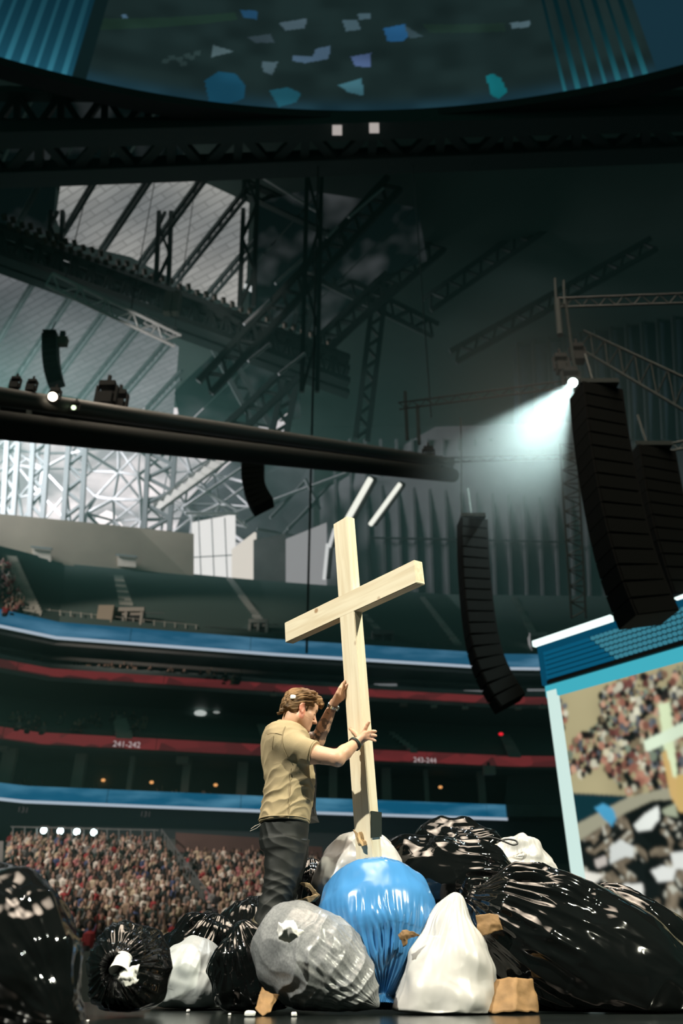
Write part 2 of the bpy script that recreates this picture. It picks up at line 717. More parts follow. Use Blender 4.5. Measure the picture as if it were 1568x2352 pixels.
for px, py in [(142, 1788), (237, 1792), (348, 1797), (495, 1803), (1011, 1808), (352, 1888)]:
    lens_obj('suite_lamp', W(px, py, 66 if px < 900 else 69), .17, M['lamp_amber'], 'small amber lamp glowing inside the dark suites', 'lamp', 'amber suite lamps', .7)
lens_obj('tally_light', W(1150, 1686, 66.5), .2, M['lamp_red'], 'small red light on the dark club stand', 'lamp')
for k, (px, py, s) in enumerate([(20, 1549, .5), (103, 1559, .6), (180, 1566, .45), (262, 1572, .45), (326, 1577, .4), (385, 1581, .4), (455, 1585, .4), (515, 1588, .4), (628, 1596, .4), (926, 1618, .5), (996, 1623, .4), (1068, 1626, .4), (1140, 1627, .4), (1190, 1627, .4), (1246, 1625, .4), (5, 1713, .8), (420, 1744, .75), (1123, 1770, .75)]):
    big = s > .7
    p = W(px, py, 60.5 if px < 100 else 63.5 if px < 700 else 66.2)
    e = empty('ceiling_speaker', p)
    tag(e, 'pale boxy speaker hung under the lower red ribbon' if big else 'small pale box hung under the upper red ribbon', 'speaker',
        'boxes under the lower red ribbon' if big else 'boxes under the upper red ribbon')
    boxo('cabinet', p, (s * 1.25, s * .8, s * (.9 if big else .55)), M['concrete'], e, rel=p)
    boxo('bracket', p + np.array([0, .1, s * .6]), (s * .3, s * .3, s * .6), M['steel_dark'], e, rel=p)
# back-lit bars inside the loge level
M['bar_dim'] = emat('bar_dim', (.16, .18, .185), .8)
for px, py, w in [(885, 1573, 50), (1088, 1588, 44), (1235, 1585, 46), (160, 1626, 90)]:
    p = W(px, py, 67.5)
    tag(boxo('light_bar', p, (w / 25., .1, .18), M['bar_dim']), ['dim strip light in the loge beside the cross post', 'dim strip light behind the curved speaker stack', 'dim strip light beside the display wall corner', 'dim strip light over the club seats'][[885, 1088, 1235, 160].index(px)], 'light')
for k, (px, py, a, b) in enumerate([(460, 1638, .55, .4), (355, 1636, .3, .3), (497, 1636, .3, .25), (83, 1615, .25, .5)]):
    lens_obj('club_lamp', W(px, py, 68), a, mat('club_glow_%d' % k, (.3, .3, .3), emit=(.8, .9, .85), es=[.55, .12, .3, .3][k]), ['bright oval lamp at the back of the club seats', 'faint lamp left of the bright oval lamp', 'small round lamp right of the bright oval lamp', 'tall pale lamp over the club seats at far left'][k], 'lamp', None, b)

# aisles ----------------------------------------------------------------


def aisle(px0, py0, px1, py1, w0, w1, zf, o0, o1, label, m, n):
    """a stair flight lying on a deck from its top pixel to its bottom pixel"""
    a = deck_hit(px0, py0, zf, o0, o1)
    b = deck_hit(px1, py1, zf, o0, o1)
    d = b - a
    side = np.array([1.0, .18, 0])
    vs, fs = [], []
    for i in range(n + 1):
        t = i / n
        p = a + d * t
        w = (w0 + (w1 - w0) * t)
        z = zf(off_of(p)) + .12
        for s in (-.5, .5):
            q = p + side * s * w
            vs.append((q[0], q[1], z))
    base = len(vs)
    nv = []
    nf = []
    for i in range(n):
        q0, q1 = np.array(vs[2 * i]), np.array(vs[2 * i + 1])
        r0, r1 = np.array(vs[2 * i + 2]), np.array(vs[2 * i + 3])
        zz = q0[2]
        k = len(nv)
        nv += [q0, q1, np.array([r1[0], r1[1], zz]), np.array([r0[0], r0[1], zz]), r0, r1]
        nf += [(k, k + 1, k + 2, k + 3), (k + 3, k + 2, k + 5, k + 4)]
    o = mesh('aisle_stairs', nv, nf, m)
    tag(o, label, 'stairs')
    return o


M['aisle'] = mat('aisle', (.62, .60, .53), .8, var=(.6, .2))
M['aisle_dim'] = mat('aisle_dim', (.46, .47, .44), .8, var=(.6, .2))
aisle(20, 1285, 70, 1418, 1.2, 1.5, UPP, .5, 19, 'grey aisle stairs beside the seated people of the upper stand', M['aisle'], 24)
aisle(270, 1330, 288, 1398, .9, 1.2, UPP, .5, 19, 'grey aisle stairs leading down to the tan vomitory box', M['aisle'], 20)
aisle(524, 1335, 592, 1432, .7, .8, UPP, .5, 19, 'narrow aisle stairs left of the cross arm on the upper stand', M['aisle_dim'], 20)
aisle(968, 1380, 1052, 1492, .6, .7, UPP, .5, 19, 'aisle stairs on the upper stand under the tip of the cross arm', M['aisle_dim'], 20)
aisle(1180, 1380, 1232, 1478, .6, .9, UPP, .5, 19, 'aisle stairs on the upper stand beside the display wall', M['aisle_dim'], 20)
aisle(835, 1418, 890, 1480, .6, .7, UPP, .5, 19, 'aisle stairs on the upper stand just behind the cross post', M['aisle_dim'], 16)
aisle(270, 1652, 284, 1700, 1.0, 1.2, CLUB, .3, 6.2, 'pale aisle stairs above the 241-242 lettering', M['aisle'], 7)
aisle(600, 1672, 618, 1713, .9, 1.0, CLUB, .3, 6.2, 'pale aisle stairs just behind the man\'s shoulder', M['aisle'], 7)
aisle(893, 1690, 950, 1733, .5, .6, CLUB, .3, 6.2, 'slanting aisle stairs beside the cross post on the club level', M['aisle_dim'], 7)
aisle(1158, 1696, 1182, 1744, .9, 1.1, CLUB, .3, 6.2, 'pale aisle stairs under the small red light', M['aisle_dim'], 7)

# vomitory boxes and railings on the upper stand --------------------------
def vomitory(px, py, Y, w, label, m, rails=True):
    p = W(px, py, Y)
    e = empty('vomitory', p - np.array([0, 0, 1.2]))
    tag(e, label, 'stair entrance')
    r = np.array(e.location)
    boxo('wall', p + np.array([0, .6, -.1]), (w, .9, 1.9), m, e, rel=r)
    boxo('lintel', p + np.array([0, .0, .75]), (w * 1.05, .4, .35), m, e, rel=r)
    for s in (-1, 0, 1):
        boxo('pier', p + np.array([s * w * .46, .05, -.1]), (.22, .3, 1.5), m, e, rel=r)
    for s in (-.25, .25):
        boxo('opening', p + np.array([s * w * .9, .13, -.05]), (w * .36, .1, .75), M['black_paint'], e, rel=r)
    boxo('handrail', p + np.array([w * .8, .1, .5]), (w * .6, .06, .06), M['steel_mid'], e, rel=r)
    return e


vomitory(288, 1420, 62.4, 2.9, 'tan vomitory box with dark openings below the aisle stairs', M['concrete'])
vomitory(592, 1446, 64.9, 1.6, 'small grey vomitory left of the cross arm', M['aisle_dim'])
vomitory(880, 1472, 66.6, 1.9, 'grey vomitory just right of the cross post on the upper stand', M['concrete_mid'])
vomitory(1238, 1476, 68.2, 1.5, 'grey vomitory beside the display wall corner', M['aisle_dim'])
boxo('suite_cabin', W(243, 1418, 62.2), (1.3, .8, 1.9), M['tan_wall'])
tag(bpy.data.objects['suite_cabin'], 'narrow tan cabin beside the vomitory box', 'cabin')
M['parapet'] = mat('parapet', (.60, .52, .38), .8, var=(.4, .3))
e = empty('front_railing', cur_pt(-18, .25, 25.4))
tag(e, 'low tan parapet with thin rail posts along the upper stand', 'railing')
r = np.array(e.location)
for px in list(range(90, 460, 24)):
    t = (px - 90) / 370.
    y0 = 1418 + 40 * t
    beam('rail_post', W(px, y0 + 5, 61.0 + 2.2 * t), W(px, y0 - 22, 61.0 + 2.2 * t), .07, M['aisle'], e, rel=r)
beam('parapet', W(80, 1421, 61.2), W(455, 1463, 63.4), .6, M['parapet'], e, d=.2, hint=(0, 0, 1), rel=r)
beam('handrail', W(80, 1398, 61.0), W(455, 1436, 63.2), .04, M['aisle'], e, hint=(0, 0, 1), rel=r)
e = empty('front_railing', cur_pt(5, .25, 25.4))
tag(e, 'thin dark railing along the upper stand right of the tan parapet', 'railing')
r = np.array(e.location)
for px in list(range(480, 1080, 36)):
    t = (px - 480) / 600.
    beam('rail_post', W(px, 1462 + 40 * t, 64 + 3.6 * t), W(px, 1440 + 42 * t, 64 + 3.6 * t), .05, M['steel_mid'], e, rel=r)
beam('handrail', W(470, 1439, 64), W(1080, 1481, 67.6), .04, M['steel_mid'], e, hint=(0, 0, 1), rel=r)
beam('parapet', W(840, 1478, 66.6), W(1085, 1499, 67.8), .5, M['concrete_mid'], e, d=.2, hint=(0, 0, 1), rel=r)

# walls behind the upper stand -----------------------------------------------
def quad(name, pts, m, label=None, kind='structure', thick=.3, parent=None, cat=None, rel=None):
    """a slab: corner points in order, extruded away from the camera"""
    p = [np.asarray(q, float) for q in pts]
    n = np.cross(p[1] - p[0], p[2] - p[0])
    n /= np.linalg.norm(n)
    if np.dot(n, p[0]) < 0:
        n = -n
    k = len(p)
    vs = p + [q + n * thick for q in p]
    fs = [tuple(range(k)), tuple(range(2 * k - 1, k - 1, -1))] + [(i, (i + 1) % k, k + (i + 1) % k, k + i) for i in range(k)]
    o = mesh(name, vs, fs, m, parent=parent, rel=rel)
    if parent is None:
        tag(o, label, cat, kind=kind)
    return o


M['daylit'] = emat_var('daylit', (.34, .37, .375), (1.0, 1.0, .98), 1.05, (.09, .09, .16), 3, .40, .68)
M['daylit_white'] = emat('daylit_white', (.80, .84, .80), 1.0)  # walls of the opening glow by emission in place of daylight falling on them
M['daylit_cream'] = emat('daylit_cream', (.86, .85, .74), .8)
YW = 81.
quad('wall_back', [W(-80, 1300, 74), W(445, 1335, 80), W(445, 1226, 80), W(316, 1212, 78.7), W(200, 1200, 77.2), W(-80, 1172, 74)], M['tan_wall'], 'tan concrete wall behind the upper stand')
quad('wall_pier', [W(582, 1345, 82), W(656, 1350, 82.6), W(656, 1225, 82.6), W(582, 1240, 82)], M['concrete_mid'], 'brown pier between two bright openings')
quad('wall_daylit', [W(440, 1335, 86), W(540, 1345, 86), W(540, 1180, 86), W(440, 1200, 86)], M['daylit_white'], 'white panels seen through the wall opening, glowing in place of daylight')
quad('wall_return', [W(532, 1340, 85.5), W(584, 1345, 82.3), W(584, 1222, 82.3), W(532, 1262, 85.5)], M['daylit_cream'], 'cream return wall of the opening, glowing in place of daylight')
for i, px in enumerate([462, 492, 522]):
    beam('mullion', W(px, 1335, 85.8), W(px - 6, 1190, 85.8), .12, M['steel_mid'])
beam('mullion', W(445, 1280, 85.8), W(535, 1275, 85.8), .1, M['steel_mid'])
for o in [x for x in bpy.data.objects if x.name.startswith('mullion')]:
    tag(o, kind='structure')
M['daylight_glow_dim'] = emat('daylight_glow_dim', (.34, .36, .36), .75)  # light on the panel wall is put in as a dim emission
quad('wall_panel', [W(656, 1352, 84), W(750, 1358, 85), W(750, 1200, 85), W(656, 1238, 84)], M['daylight_glow_dim'], 'pale panel wall left of the cross top, glowing in place of daylight')
# doorway recesses in the tan wall
for k, px in enumerate([95, 290]):
    Yk = 75.6 + k * 2.2
    quad('door_%d' % (k + 1), [W(px - 20, 1300, Yk), W(px + 22, 1303, Yk), W(px + 22, 1260 + k * 18, Yk), W(px - 20, 1255 + k * 18, Yk)], mat('door_panel_%d' % k, (.42, .38, .31), .8), None, thick=.1)
    beam('lintel', W(px - 24, 1256 + k * 18, Yk - .2), W(px + 25, 1261 + k * 18, Yk - .2), .18, M['concrete_dark'])
    tag(bpy.data.objects['lintel' if k == 0 else 'lintel.001'], kind='structure')

# tall ribbed wall on the far right
wl = quad('wall_far', [W(735, 1362, 87), W(1310, 1374, 89), W(1640, 1390, 89), W(1640, 960, 89), W(1000, 980, 88), W(735, 1130, 87)], M['grey_wall'], 'tall grey ribbed wall behind the upper stand')
for k in range(17):
    px = 770 + k * 36
    a = W(px + 8, 1372, 87.2 + k * .1)
    b = W(px - 4, 1010, 87.2 + k * .1)
    beam('rib', a, b, .35, M['steel_mid'], wl)
beam('rib', W(850, 1235, 86.8), W(1300, 1245, 88), .2, M['steel_dark'], wl)
quad('wall_side', [W(1165, 1780, 70), W(1640, 1770, 70), W(1640, 2140, 68), W(1130, 2140, 69)], mat('wall_side', (.20, .21, .21), .8, var=(.1, .3)), 'dark grey wall at the right end of the lower stand')
# upper right hall wall with dim blue panels
M['panel_blue'] = mat('panel_blue', (.06, .11, .135), .7, var=(.1, .4))
wr = quad('wall_upper', [W(1180, 1010, 92), W(1700, 1010, 84), W(1700, 330, 84), W(1180, 420, 92)], M['panel_blue'], 'dim blue-grey panelled wall high on the right')
for k in range(13):
    px = 1190 + k * 36
    beam('rib', W(px + 10, 1010, 91 - k * .55), W(px - 24, 360, 91 - k * .55), .5, M['steel_dark'], wr)
# ================================================================== ROOF
def clip_poly(poly, a, b, c):
    """keep the part of a 2D polygon where a*x + b*y <= c"""
    out = []
    n = len(poly)
    for i in range(n):
        p, q = poly[i], poly[(i + 1) % n]
        fp, fq = a * p[0] + b * p[1] - c, a * q[0] + b * q[1] - c
        if fp <= 0:
            out.append(p)
        if fp * fq < 0:
            t = fp / (fp - fq)
            out.append((p[0] + t * (q[0] - p[0]), p[1] + t * (q[1] - p[1])))
    return out


ROOFZ = 72.0
DIR = np.array([.62, -.785])
PER = np.array([.785, .62])
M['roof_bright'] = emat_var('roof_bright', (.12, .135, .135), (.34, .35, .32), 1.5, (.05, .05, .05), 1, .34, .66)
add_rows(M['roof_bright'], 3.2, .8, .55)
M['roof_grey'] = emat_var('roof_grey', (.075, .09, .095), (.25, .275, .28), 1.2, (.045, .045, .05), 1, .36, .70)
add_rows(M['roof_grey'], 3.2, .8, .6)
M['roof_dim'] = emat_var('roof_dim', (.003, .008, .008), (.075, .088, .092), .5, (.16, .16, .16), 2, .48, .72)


def truss(name, label, A0, A1, B0, B1, n, wc, wb, m, cat='truss', group=None, posts=False, kind='box', mb=None):
    A0, A1, B0, B1 = [np.asarray(x, float) for x in (A0, A1, B0, B1)]
    e = empty(name, (A0 + A1) / 2)
    tag(e, label, cat, group)
    r = np.array(e.location)
    beam('chord', A0, A1, wc, m, e, kind=kind, rel=r)
    beam('chord', B0, B1, wc, m, e, kind=kind, rel=r)
    for i in range(n):
        t0, t1 = i / n, (i + 1) / n
        tm = (t0 + t1) / 2
        beam('brace', A0 + (A1 - A0) * t0, B0 + (B1 - B0) * tm, wb, mb or m, e, kind=kind, rel=r)
        beam('brace', B0 + (B1 - B0) * tm, A0 + (A1 - A0) * t1, wb, mb or m, e, kind=kind, rel=r)
        if posts:
            beam('post', A0 + (A1 - A0) * t0, B0 + (B1 - B0) * t0, wb, mb or m, e, kind=kind, rel=r)
    return e


def roof_field(pxpoly, z, m, spacing, label, plabel, group, over=2.0, purl=True, thick=.25):
    poly = [tuple(WZ(x, y, z)[:2]) for x, y in pxpoly]
    e = empty('roof_panels', (poly[0][0], poly[0][1], z))
    tag(e, label, kind='structure')
    r = np.array(e.location)
    q = [np.dot(PER, p) for p in poly]
    nth = -1
    k0, k1 = math.floor(min(q) / spacing), math.ceil(max(q) / spacing)
    for k in range(k0, k1):
        pc = clip_poly(clip_poly(poly, PER[0], PER[1], (k + 1) * spacing - .15), -PER[0], -PER[1], -(k * spacing + .15))
        if len(pc) < 3:
            continue
        quad('roof_panel', [(x, y, z) for x, y in pc], m, thick=thick, parent=e, rel=r)
        if purl:
            s = [np.dot(DIR, p) for p in pc]
            lo, hi = min(s) - over, max(s) + over
            base = PER * (k * spacing)
            a, b = base + DIR * lo, base + DIR * hi
            L = hi - lo
            nth += 1
            truss('roof_purlin', plabel + ', %s from the left' % ORD[nth], (*a, z - .5), (*b, z - .5), (*a, z - 2.0), (*b, z - 2.0), max(4, int(L / 2.2)), .34, .12, M['steel_dark'], 'purlin', group)
    return e


roof_field([(140, 420), (240, 396), (375, 392), (480, 428), (572, 470), (566, 640), (545, 705), (430, 660), (300, 590), (150, 555), (128, 500)], ROOFZ, M['roof_bright'], 4.3,
           'daylit translucent roof panels between the dark trusses', 'dark open-web purlin across the bright roof panels', 'purlins of the bright roof field')
roof_field([(-20, 610), (110, 628), (300, 720), (410, 800), (395, 990), (330, 950), (160, 910), (-20, 890)], ROOFZ, M['roof_grey'], 4.3,
           'grey translucent roof panels over the lighting pipes', 'dark open-web purlin across the grey roof panels', 'purlins of the grey roof field')
roof_field([(-20, 420), (130, 400), (120, 540), (-20, 520)], ROOFZ, M['roof_dim'], 4.3,
           'dim roof panels at the far left of the roof', 'dark purlin across the dim roof panels at far left', 'purlins of the dim roof field')
roof_field([(-20, 215), (200, 215), (420, 270), (420, 395), (-20, 400)], 74, M['roof_dim'], 5, 'dim roof panels above the big girder', 'x', None, purl=False)
roof_field([(585, 470), (700, 440), (960, 480), (980, 600), (860, 640), (760, 760), (700, 770), (570, 710)], 78, M['roof_dim'], 5, 'dim patches of roof behind the crossing trusses', 'x', None, purl=False)
roof_field([(540, 770), (680, 800), (690, 960), (420, 1010), (400, 900)], 70, M['roof_dim'], 5, 'dim patches of roof over the lighting pipes', 'x', None, purl=False)
# slits of daylight between roof and catwalk
M['slit'] = emat('slit', (.62, .70, .68), .85)
for k, (x0, y0, x1, y1) in enumerate([(118, 590, 190, 622), (252, 655, 345, 700), (205, 645, 235, 658), (560, 655, 580, 665)]):
    quad('roof_slit', [W(x0, y0 - 5, 70), W(x1, y1 - 7, 70), W(x1, y1 + 7, 70), W(x0, y0 + 5, 70)], M['slit'], None, thick=.1)

M['deck'] = mat('deck', (.10, .155, .14), .8, var=(.05, .3))
tag(mesh('ceiling', [(-120, 46, 84), (120, 46, 84), (120, 125, 84), (-120, 125, 84), (-120, 46, 86), (120, 46, 86), (120, 125, 86), (-120, 125, 86)], [(0, 1, 2, 3), (7, 6, 5, 4), (0, 4, 5, 1), (1, 5, 6, 2), (2, 6, 7, 3), (3, 7, 4, 0)], M['deck']), 'dark roof deck above the trusses', kind='structure')
tag(mesh('wall_end', [(-120, 112, -2), (120, 112, -2), (120, 112, 84), (-120, 112, 84), (-120, 114, -2), (120, 114, -2), (120, 114, 84), (-120, 114, 84)], [(0, 1, 2, 3), (7, 6, 5, 4), (0, 4, 5, 1), (1, 5, 6, 2), (2, 6, 7, 3), (3, 7, 4, 0)], M['deck']), 'dark far end wall of the arena', kind='structure')

# the big horizontal girder under the halo
girder = truss('roof_girder', 'huge dark roof girder running across under the halo screen', WZ(-60, 312, 59), WZ(1640, 268, 59), WZ(-60, 405, 59), WZ(1640, 340, 59), 11, 1.5, .7, M['steel_dark'], posts=True)
truss('roof_girder', 'second dark roof girder close behind the halo screen', WZ(-60, 215, 66), WZ(1640, 225, 66), WZ(-60, 290, 64), WZ(1640, 285, 64), 17, .9, .5, M['steel_dark'], posts=True)
# hanging post pairs
for k, (xa, xb, y0, y1) in enumerate([(122, 148, 402, 640), (370, 397, 392, 650), (562, 592, 396, 705), (705, 738, 400, 900), (232, 250, 230, 330), (160, 178, 230, 400)]):
    truss('post_pair', ['pair of braced dark posts at the left of the bright roof field', 'pair of braced dark posts through the middle of the bright roof field',
                        'pair of braced dark posts at the right of the bright roof field', 'pair of dim braced posts in the dark middle of the roof', 'short braced posts above the girder beside the halo screen', 'short braced posts above the girder near the left edge'][k],
          W(xa, y0, 56), W(xa - 12, y1, 60), W(xb, y0, 56), W(xb - 10, y1, 60), 2, .45, .3, M['steel_dark'])
# catwalk with rows of floodlights
truss('catwalk', 'dark lighting catwalk sloping across the roof', W(-40, 512, 56), W(800, 826, 72), W(-40, 575, 56), W(800, 880, 72), 22, 1.0, .3, M['steel_dark'], posts=True)
truss('catwalk', 'second rail of the lighting catwalk behind the first', W(-40, 545, 57), W(800, 850, 73), W(-40, 600, 58), W(800, 905, 74), 18, .9, .3, M['steel_dark'])
M['flood'] = mat('flood', (.07, .052, .03), .7)
cyl_v, cyl_f = unit_tube(8)
flood_me = None
for row in range(2):
    for i in range(38):
        t = i / 37 + row * .012
        px, py = 10 + 745 * t + row * 3, 500 + 285 * t + row * 16 + rnd.uniform(-4, 4)
        p = W(px, py, 55.5 + 16 * t)
        e = link('floodlight', shared('tube', M['flood']))
        e.matrix_local = Matrix.Translation(V(p)) @ Matrix.Rotation(1.1, 4, 'X') @ Matrix.Diagonal((.55, .55, .6, 1))
        tag(e, 'small round floodlight in the rows on the catwalk', 'floodlight', 'catwalk floodlights')
# banner box
e = empty('banner_box', W(396, 700, 62))
tag(e, 'brown hanging box under the catwalk', 'hanging box')
r = np.array(e.location)
for s in (-1, 1):
    boxo('panel', W(396 + s * 10, 697, 62), (.75, .8, 3.0), mat('banner_brown_%d' % (s + 1), (.09, .08, .055), .7), e, rel=r)
# silver truss in front of the grey roof field
tr = truss('silver_truss', 'pale silver lighting truss hung in front of the grey roof panels', W(120, 628, 44), W(415, 770, 52), W(105, 655, 44), W(400, 795, 52), 5, .28, .14, M['steel_lit'], kind='tube', posts=True)
for px_, py_, Y_ in ((150, 640, 45), (300, 715, 49), (400, 765, 51.6)):
    q_ = W(px_, py_, Y_)
    beam('hanger', q_, np.array([q_[0], q_[1], 72.0]), .06, M['steel_dark'], tr, rel=np.array(tr.location))
truss('silver_truss', 'thin pale truss end beside the banner box', W(330, 742, 50), W(400, 775, 52), W(335, 722, 50), W(405, 755, 52), 3, .16, .1, M['steel_white'], kind='tube')

# crossing dark trusses of the middle of the roof
mid = [(470, 890, 905, 420, 66, 60, 20, 'long dark truss climbing to the right through the roof middle'),
       (520, 1000, 900, 640, 72, 70, 18, 'dark truss climbing to the right above the lighting pipes'),
       (690, 830, 1010, 560, 74, 72, 16, 'dim truss climbing towards the vertical cable'),
       (560, 430, 800, 545, 60, 66, 14, 'dark truss falling to the right from the girder'),
       (600, 560, 1000, 760, 70, 76, 16, 'dark truss falling to the right below the roof patches'),
       (980, 700, 1440, 380, 76, 66, 16, 'very dim truss climbing to the upper right corner'),
       (1040, 820, 1500, 560, 76, 70, 14, 'very dim truss in the dark upper right of the hall'),
       (420, 640, 620, 1010, 74, 78, 16, 'steep dark truss down to the lighting pipes'),
       (760, 420, 640, 1000, 70, 74, 16, 'steep dark truss leaning left in the roof middle'),
       (900, 440, 830, 1010, 72, 76, 14, 'steep dim truss leaning left beside the cable')]
for (x0, y0, x1, y1, Y0, Y1, w, lb) in mid:
    dx, dy = x1 - x0, y1 - y0
    L = math.hypot(dx, dy)
    nx, ny = -dy / L * w, dx / L * w
    truss('roof_truss', lb, W(x0 + nx, y0 + ny, Y0), W(x1 + nx, y1 + ny, Y1), W(x0 - nx, y0 - ny, Y0), W(x1 - nx, y1 - ny, Y1), max(6, int(L / 46)), .62, .34, M['steel_dark'])
for k, (x0, y0, x1, y1) in enumerate([(632, 652, 700, 590), (800, 500, 880, 432), (750, 545, 775, 520), (560, 745, 620, 690), (570, 830, 620, 790), (640, 860, 700, 812), (590, 400, 700, 468), (700, 470, 742, 495)]):
    o = beam('lit_stretch', W(x0, y0, 58), W(x1, y1, 58), .3, M['steel_white'], kind='tube')  # pale bars put in for the stretches of roof beam that catch light
    tag(o, 'short pale bar standing for a lit stretch of the dark roof trusses', 'strut', 'pale bars for lit truss stretches')

# bright end wall with white steelwork, under the lighting pipes ------------------
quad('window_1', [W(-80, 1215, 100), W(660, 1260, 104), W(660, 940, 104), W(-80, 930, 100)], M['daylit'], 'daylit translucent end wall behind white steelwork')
quad('window_2', [W(212, 1206, 98), W(285, 1212, 98), W(262, 1178, 98), W(245, 1172, 98), W(222, 1186, 98)], emat('daylight_gap', (1, 1, .97), 1.3), 'glaring daylight gap in the end wall')
quad('wall_end_dark', [W(395, 1235, 96), W(610, 1250, 98), W(720, 1240, 98), W(720, 1050, 98), W(545, 1050, 98), W(430, 1150, 96)], mat('end_wall', (.16, .18, .19), .8, var=(.2, .4)), 'grey end wall panels right of the white steelwork')
fr = random.Random(3)
lit = ['thin white steel brace frame in front of the bright end wall']
cols_px = [-10, 45, 95, 150, 205, 260, 320, 380, 430, 500, 560]
rows_px = [975, 1025, 1080, 1135, 1185, 1235]
nodes = {}
for i, x in enumerate(cols_px):
    for j, y in enumerate(rows_px):
        nodes[i, j] = W(x + fr.uniform(-16, 16), y + fr.uniform(-14, 14) + x * .03, fr.uniform(86, 95))
for i in range(len(cols_px) - 1):
    e = empty('brace_frame', nodes[i, 5])
    tag(e, 'tangle of pale steel braces before the bright end wall, %s bay from the left' % ORD[i], 'steel frame', 'pale brace frames')
    r = np.array(e.location)
    for j in range(len(rows_px) - 1):
        for (a, b) in (((i, j), (i + 1, j + 1)), ((i + 1, j), (i, j + 1)), ((i, j), (i + 1, j)), ((i, j), (i, j + 1))):
            if fr.random() < .82:
                beam('brace', nodes[a], nodes[b], fr.uniform(.22, .5), M['steel_white'] if fr.random() < .7 else M['steel_mid'], e, kind='tube', rel=r)
for k, (xa, xb) in enumerate([(70, 102), (335, 395), (10, 34), (190, 150)]):
    truss('mast', ['dark braced mast at the left of the bright end wall', 'dark braced mast in the middle of the end wall', 'dark braced mast at the far left edge', 'slim dark mast behind the flare of the warm lamp'][k],
          W(xa + 8, 985, 82), W(xa - 4, 1222, 80), W(xb + 10, 985, 82), W(xb - 6, 1222, 80), 4, .55, .35, M['steel_mid'])
M['stair_glow'] = mat('stair_glow', (.62, .62, .56), .6, emit=(.8, .8, .7), es=.06)  # treads glow faintly, the light on the stair is put into the material
e = empty('roof_stair', W(440, 1120, 70))
tag(e, 'pale slanting ladder stair under the lighting pipes', 'stairs')
r = np.array(e.location)
beam('stringer', W(368, 1172, 70), W(535, 1050, 70), .22, M['steel_lit'], e, rel=r)
beam('stringer', W(352, 1160, 70.6), W(505, 1042, 70.6), .22, M['steel_lit'], e, rel=r)
for k in range(9):
    t = (k + .4) / 9
    beam('tread', W(356 + 152 * t, 1163 - 118 * t, 70.5), W(374 + 156 * t, 1170 - 118 * t, 70.1), .85, M['stair_glow'], e, d=.12, hint=(0, 0, 1), rel=r)
for k, (x0, y0, x1, y1) in enumerate([(418, 1168, 555, 1075), (425, 1100, 545, 1172), (425, 1178, 545, 1180), (585, 1165, 800, 1085), (620, 1190, 700, 1105), (700, 1100, 735, 1170), (640, 1240, 760, 1110), (560, 1200, 640, 1150), (590, 1215, 700, 1235), (660, 1215, 730, 1150)]):
    tag(beam('end_wall_brace', W(x0, y0, 84), W(x1, y1, 86), .4, M['steel_white'] if k < 4 else M['steel_mid'], kind='tube'), 'pale bracing tube between the end wall and the cross', 'brace', 'end wall bracing tubes')

# two bright tube lights behind the cross top
M['tube_light'] = emat('tube_light', (.95, 1.0, .88), 1.0)
for k, (x0, y0, x1, y1, w, lb) in enumerate([(850, 1100, 785, 1215, .55, 'bright slanting tube light touching the top of the cross'), (918, 1112, 850, 1205, .42, 'bright slanting tube light right of the cross top'), (752, 1250, 744, 1330, .3, 'faint upright tube light left of the cross post'), (768, 1215, 756, 1256, .3, 'short faint tube light beside the cross top')]):
    p0, p1 = W(x0, y0, 62), W(x1, y1, 62)
    e = empty('tube_light', p0)
    tag(e, lb, 'tube light')
    beam('tube', p0, p1, w, M['tube_light'] if k < 2 else emat('tube_dim_%d' % k, (.75, .8, .78), .8), e, kind='tube', rel=p0)
    beam('housing', p0 + np.array([.35, .4, .3]), p1 + np.array([.35, .4, .3]), w * 1.2, M['steel_mid'], e, rel=p0)

# ================================================================== HALO SCREEN
HC, HR, HZ = np.array([1.0, -47.0]), 85.2, 60.0


def halo_uv(px, py):
    d = ray(px, py)
    o = np.array([0.0, 0.0]) - HC
    a = d[0] ** 2 + d[1] ** 2
    b = 2 * (o[0] * d[0] + o[1] * d[1])
    c = o[0] ** 2 + o[1] ** 2 - HR ** 2
    t = (-b + math.sqrt(b * b - 4 * a * c)) / (2 * a)
    p = d * t
    ang = math.atan2(p[0] - HC[0], p[1] - HC[1])
    return ang * HR, p[2] + EYE - HZ


def in_poly(u, v, poly):
    inside = np.zeros(u.shape, bool)
    n = len(poly)
    for i in range(n):
        (x0, y0), (x1, y1) = poly[i], poly[(i + 1) % n]
        c = ((y0 > v) != (y1 > v)) & (u < (x1 - x0) * (v - y0) / (y1 - y0 + 1e-12) + x0)
        inside ^= c
    return inside


nu, nv = 520, 130
us = np.linspace(-34, 34, nu)
vsz = np.linspace(0, 17, nv)
U, Vz = np.meshgrid(us, vsz)
colr = np.zeros((nv, nu, 3)) + np.array([.010, .021, .021])
g = np.exp(-(Vz / 1.2) ** 2)[..., None]
colr += g * np.array([.0, .012, .026])
nz = noise(np.stack([U.ravel() * .5, Vz.ravel() * .5, 0 * U.ravel()], 1), 5).reshape(U.shape)
colr *= (1 + .25 * nz)[..., None]


def hpatch(poly, c, soft=.9):
    q = [halo_uv(*p) for p in poly]
    k = in_poly(U, Vz, q)
    colr[k] = np.array(c) * (1 + .25 * nz[k])[:, None]


